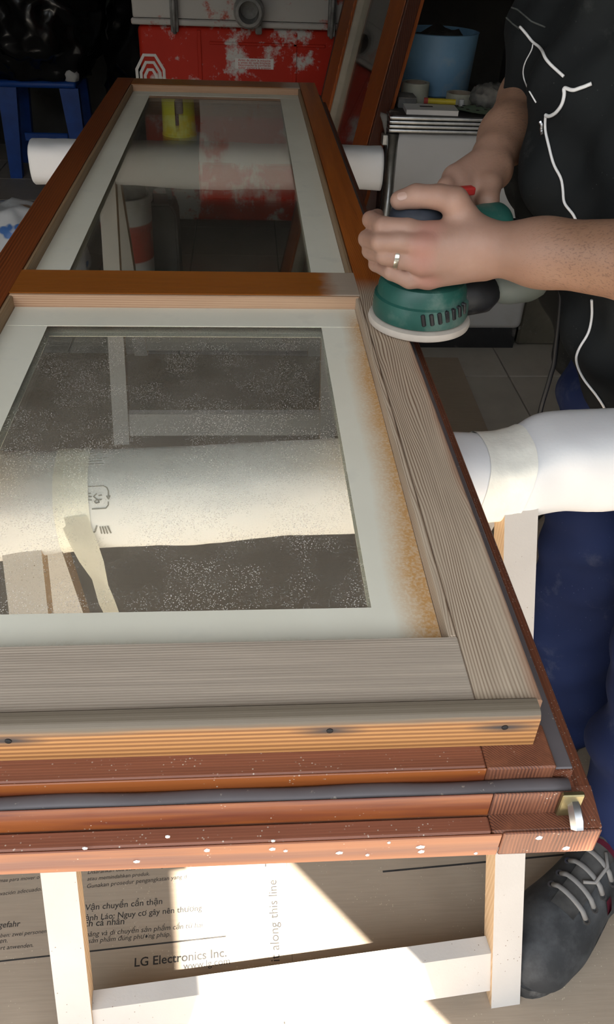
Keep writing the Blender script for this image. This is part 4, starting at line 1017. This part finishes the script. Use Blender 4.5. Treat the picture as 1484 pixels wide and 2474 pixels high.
bag((bc.x, bc.y, Z1+.1), (.092, .092, .082), 14, MAT['dark'], 'dark rubbish filling the light blue bucket', 'rubbish', sub=4, flat=Z1+.010, name='rubbish', amp=.22)
tag(obj('cigarette_pack', B((.412, 2.575, Z1+.150), (.456, 2.600, Z1+.163), .002, 1, Matrix.Rotation(.2, 3, 'Z')), MAT['sticker'], base=(.447, 2.58, Z1+.15)), 'small white packet on the rubbish in the blue bucket', 'packet')
MAT['rolltape'] = plain('cream_tape_roll', (.44, .43, .34), .6, var=.1, sc=20)
def roll(x, y, ri, ro, h, label):
    t = thing('tape_roll', (x, y, Z1), label, 'tape', 'tape rolls on the cabinet')
    obj('tape', Lt([(ri+.004, 0), (ro, 0), (ro, h), (ri+.004, h)], (x, y, Z1), 40, closed=True), MAT['rolltape'], t, smooth=40)
    obj('core', Lt([(ri, .001), (ri+.0038, .001), (ri+.0038, h-.001), (ri, h-.001)], (x, y, Z1), 40, closed=True), MAT['card'], t, smooth=40)
roll(.318, 2.478, .030, .042, .052, 'taller roll of cream masking tape on the cabinet, at left of the blue bucket')
roll(.456, 2.468, .032, .041, .028, 'flatter roll of cream masking tape in front of the blue bucket')
nb_ = Matrix.Rotation(-.04, 3, 'Z'); note = thing('notebook', (.340, 2.295, Z1), 'white notebook lying at the front edge of the grey cabinet', 'notebook')
obj('pages', B((.264, 2.276, Z1), (.414, 2.366, Z1+.012), 0, 1, nb_), MAT['sticker'], note); obj('cover', B((.263, 2.275, Z1+.0122), (.415, 2.367, Z1+.0136), .0005, 1, nb_), MAT['paper'], note)
obj('scribble', B((.308, 2.318, Z1+.0137), (.346, 2.332, Z1+.0140), 0, 1, nb_), MAT['dark'], note)
MAT['pencily'] = plain('yellow_marker', (.60, .46, .03), .4)
mk = thing('marker', (.392, 2.372, Z1+.0142), 'yellow marker lying on the back of the white notebook', 'marker')
obj('barrel', T([(.338, 2.362, Z1+.0222), (.418, 2.352, Z1+.0222)], .0078, 12), MAT['pencily'], mk, smooth=40); obj('cap', T([(.326, 2.3635, Z1+.0222), (.3376, 2.362, Z1+.0222)], .0082, 12), MAT['redink'], mk, smooth=40)
MAT['discgreen'] = plain('green_abrasive_paper', (.20, .27, .18), .85, var=.15, sc=60)
dc = Vector((.478, 2.352, Z1+.004)); sd_ = thing('sanding_disc', dc, 'pale green round sanding disc with holes, beside the notebook', 'sanding disc')
def disc():
    bm = nb(); vs = [bm.verts.new((dc.x+math.cos(a)*.062, dc.y+math.sin(a)*.062, dc.z+.004*math.sin(2*a))) for a in np.linspace(0, 2*math.pi, 48, endpoint=False)]
    bm.faces.new(vs); bmesh.ops.solidify(bm, geom=bm.faces[:], thickness=.0012); return bm
obj('paper_disc', disc(), MAT['discgreen'], sd_)
for k in range(8):
    a = k*math.pi/4; obj('hole', Lt([(0, .0012), (.0052, .0012), (.0052, .0018), (0, .0018)], (dc.x+math.cos(a)*.038, dc.y+math.sin(a)*.038, dc.z+.0035), 12), MAT['dark'], sd_)
MAT['foamgrey'] = plain('grey_sanding_block', (.13, .125, .12), .9, var=.15, sc=60)
sbk = thing('sanding_block', (.256, 2.40, Z1), 'grey sanding block at the left edge of the cabinet top', 'sanding block')
obj('foam', B((.250, 2.362, Z1), (.305, 2.452, Z1+.026), .004, 2), MAT['foamgrey'], sbk, smooth=40); obj('abrasive', B((.250, 2.362, Z1+.0262), (.305, 2.452, Z1+.0285), .0008), MAT['rag'], sbk)
bag((.545, 2.42, Z1+.03), (.055, .05, .028), 21, MAT['rag'], 'dark grey cloth crumpled on the cabinet behind the sanding disc', 'cloth', sub=4, flat=Z1, name='cloth', amp=.35)
cp_ = thing('bottle_cap', (.452, 2.435, Z1), 'small white cap standing on the cabinet by the sanding disc', 'cap')
obj('cap_wall', Lt([(0, 0), (.0085, 0), (.009, .002), (.008, .016), (.006, .018), (0, .018)], (.452, 2.415, Z1), 18), MAT['sticker'], cp_, smooth=40)
pt = at(900, 320, y=FY0+.02)
pp = nb(); rows = []
for i in range(6):
    rows.append([pp.verts.new((FX0-.012-.022*math.sin(i*.55+k*.4)*(k/4), FY0+.02+.03*k/4*1.6, FZ-.004-i*.017*(1-.15*k))) for k in range(5)])
for a, b_ in zip(rows, rows[1:]):
    for k in range(4): pp.faces.new((a[k], a[k+1], b_[k+1], b_[k]))
bmesh.ops.solidify(pp, geom=pp.faces[:], thickness=.0006)
tag(obj('paper_scrap', pp, MAT['paper'], base=(FX0-.02, FY0+.03, FZ-.09), smooth=True), 'torn white paper scrap hanging at the left top corner of cabinet', 'paper')
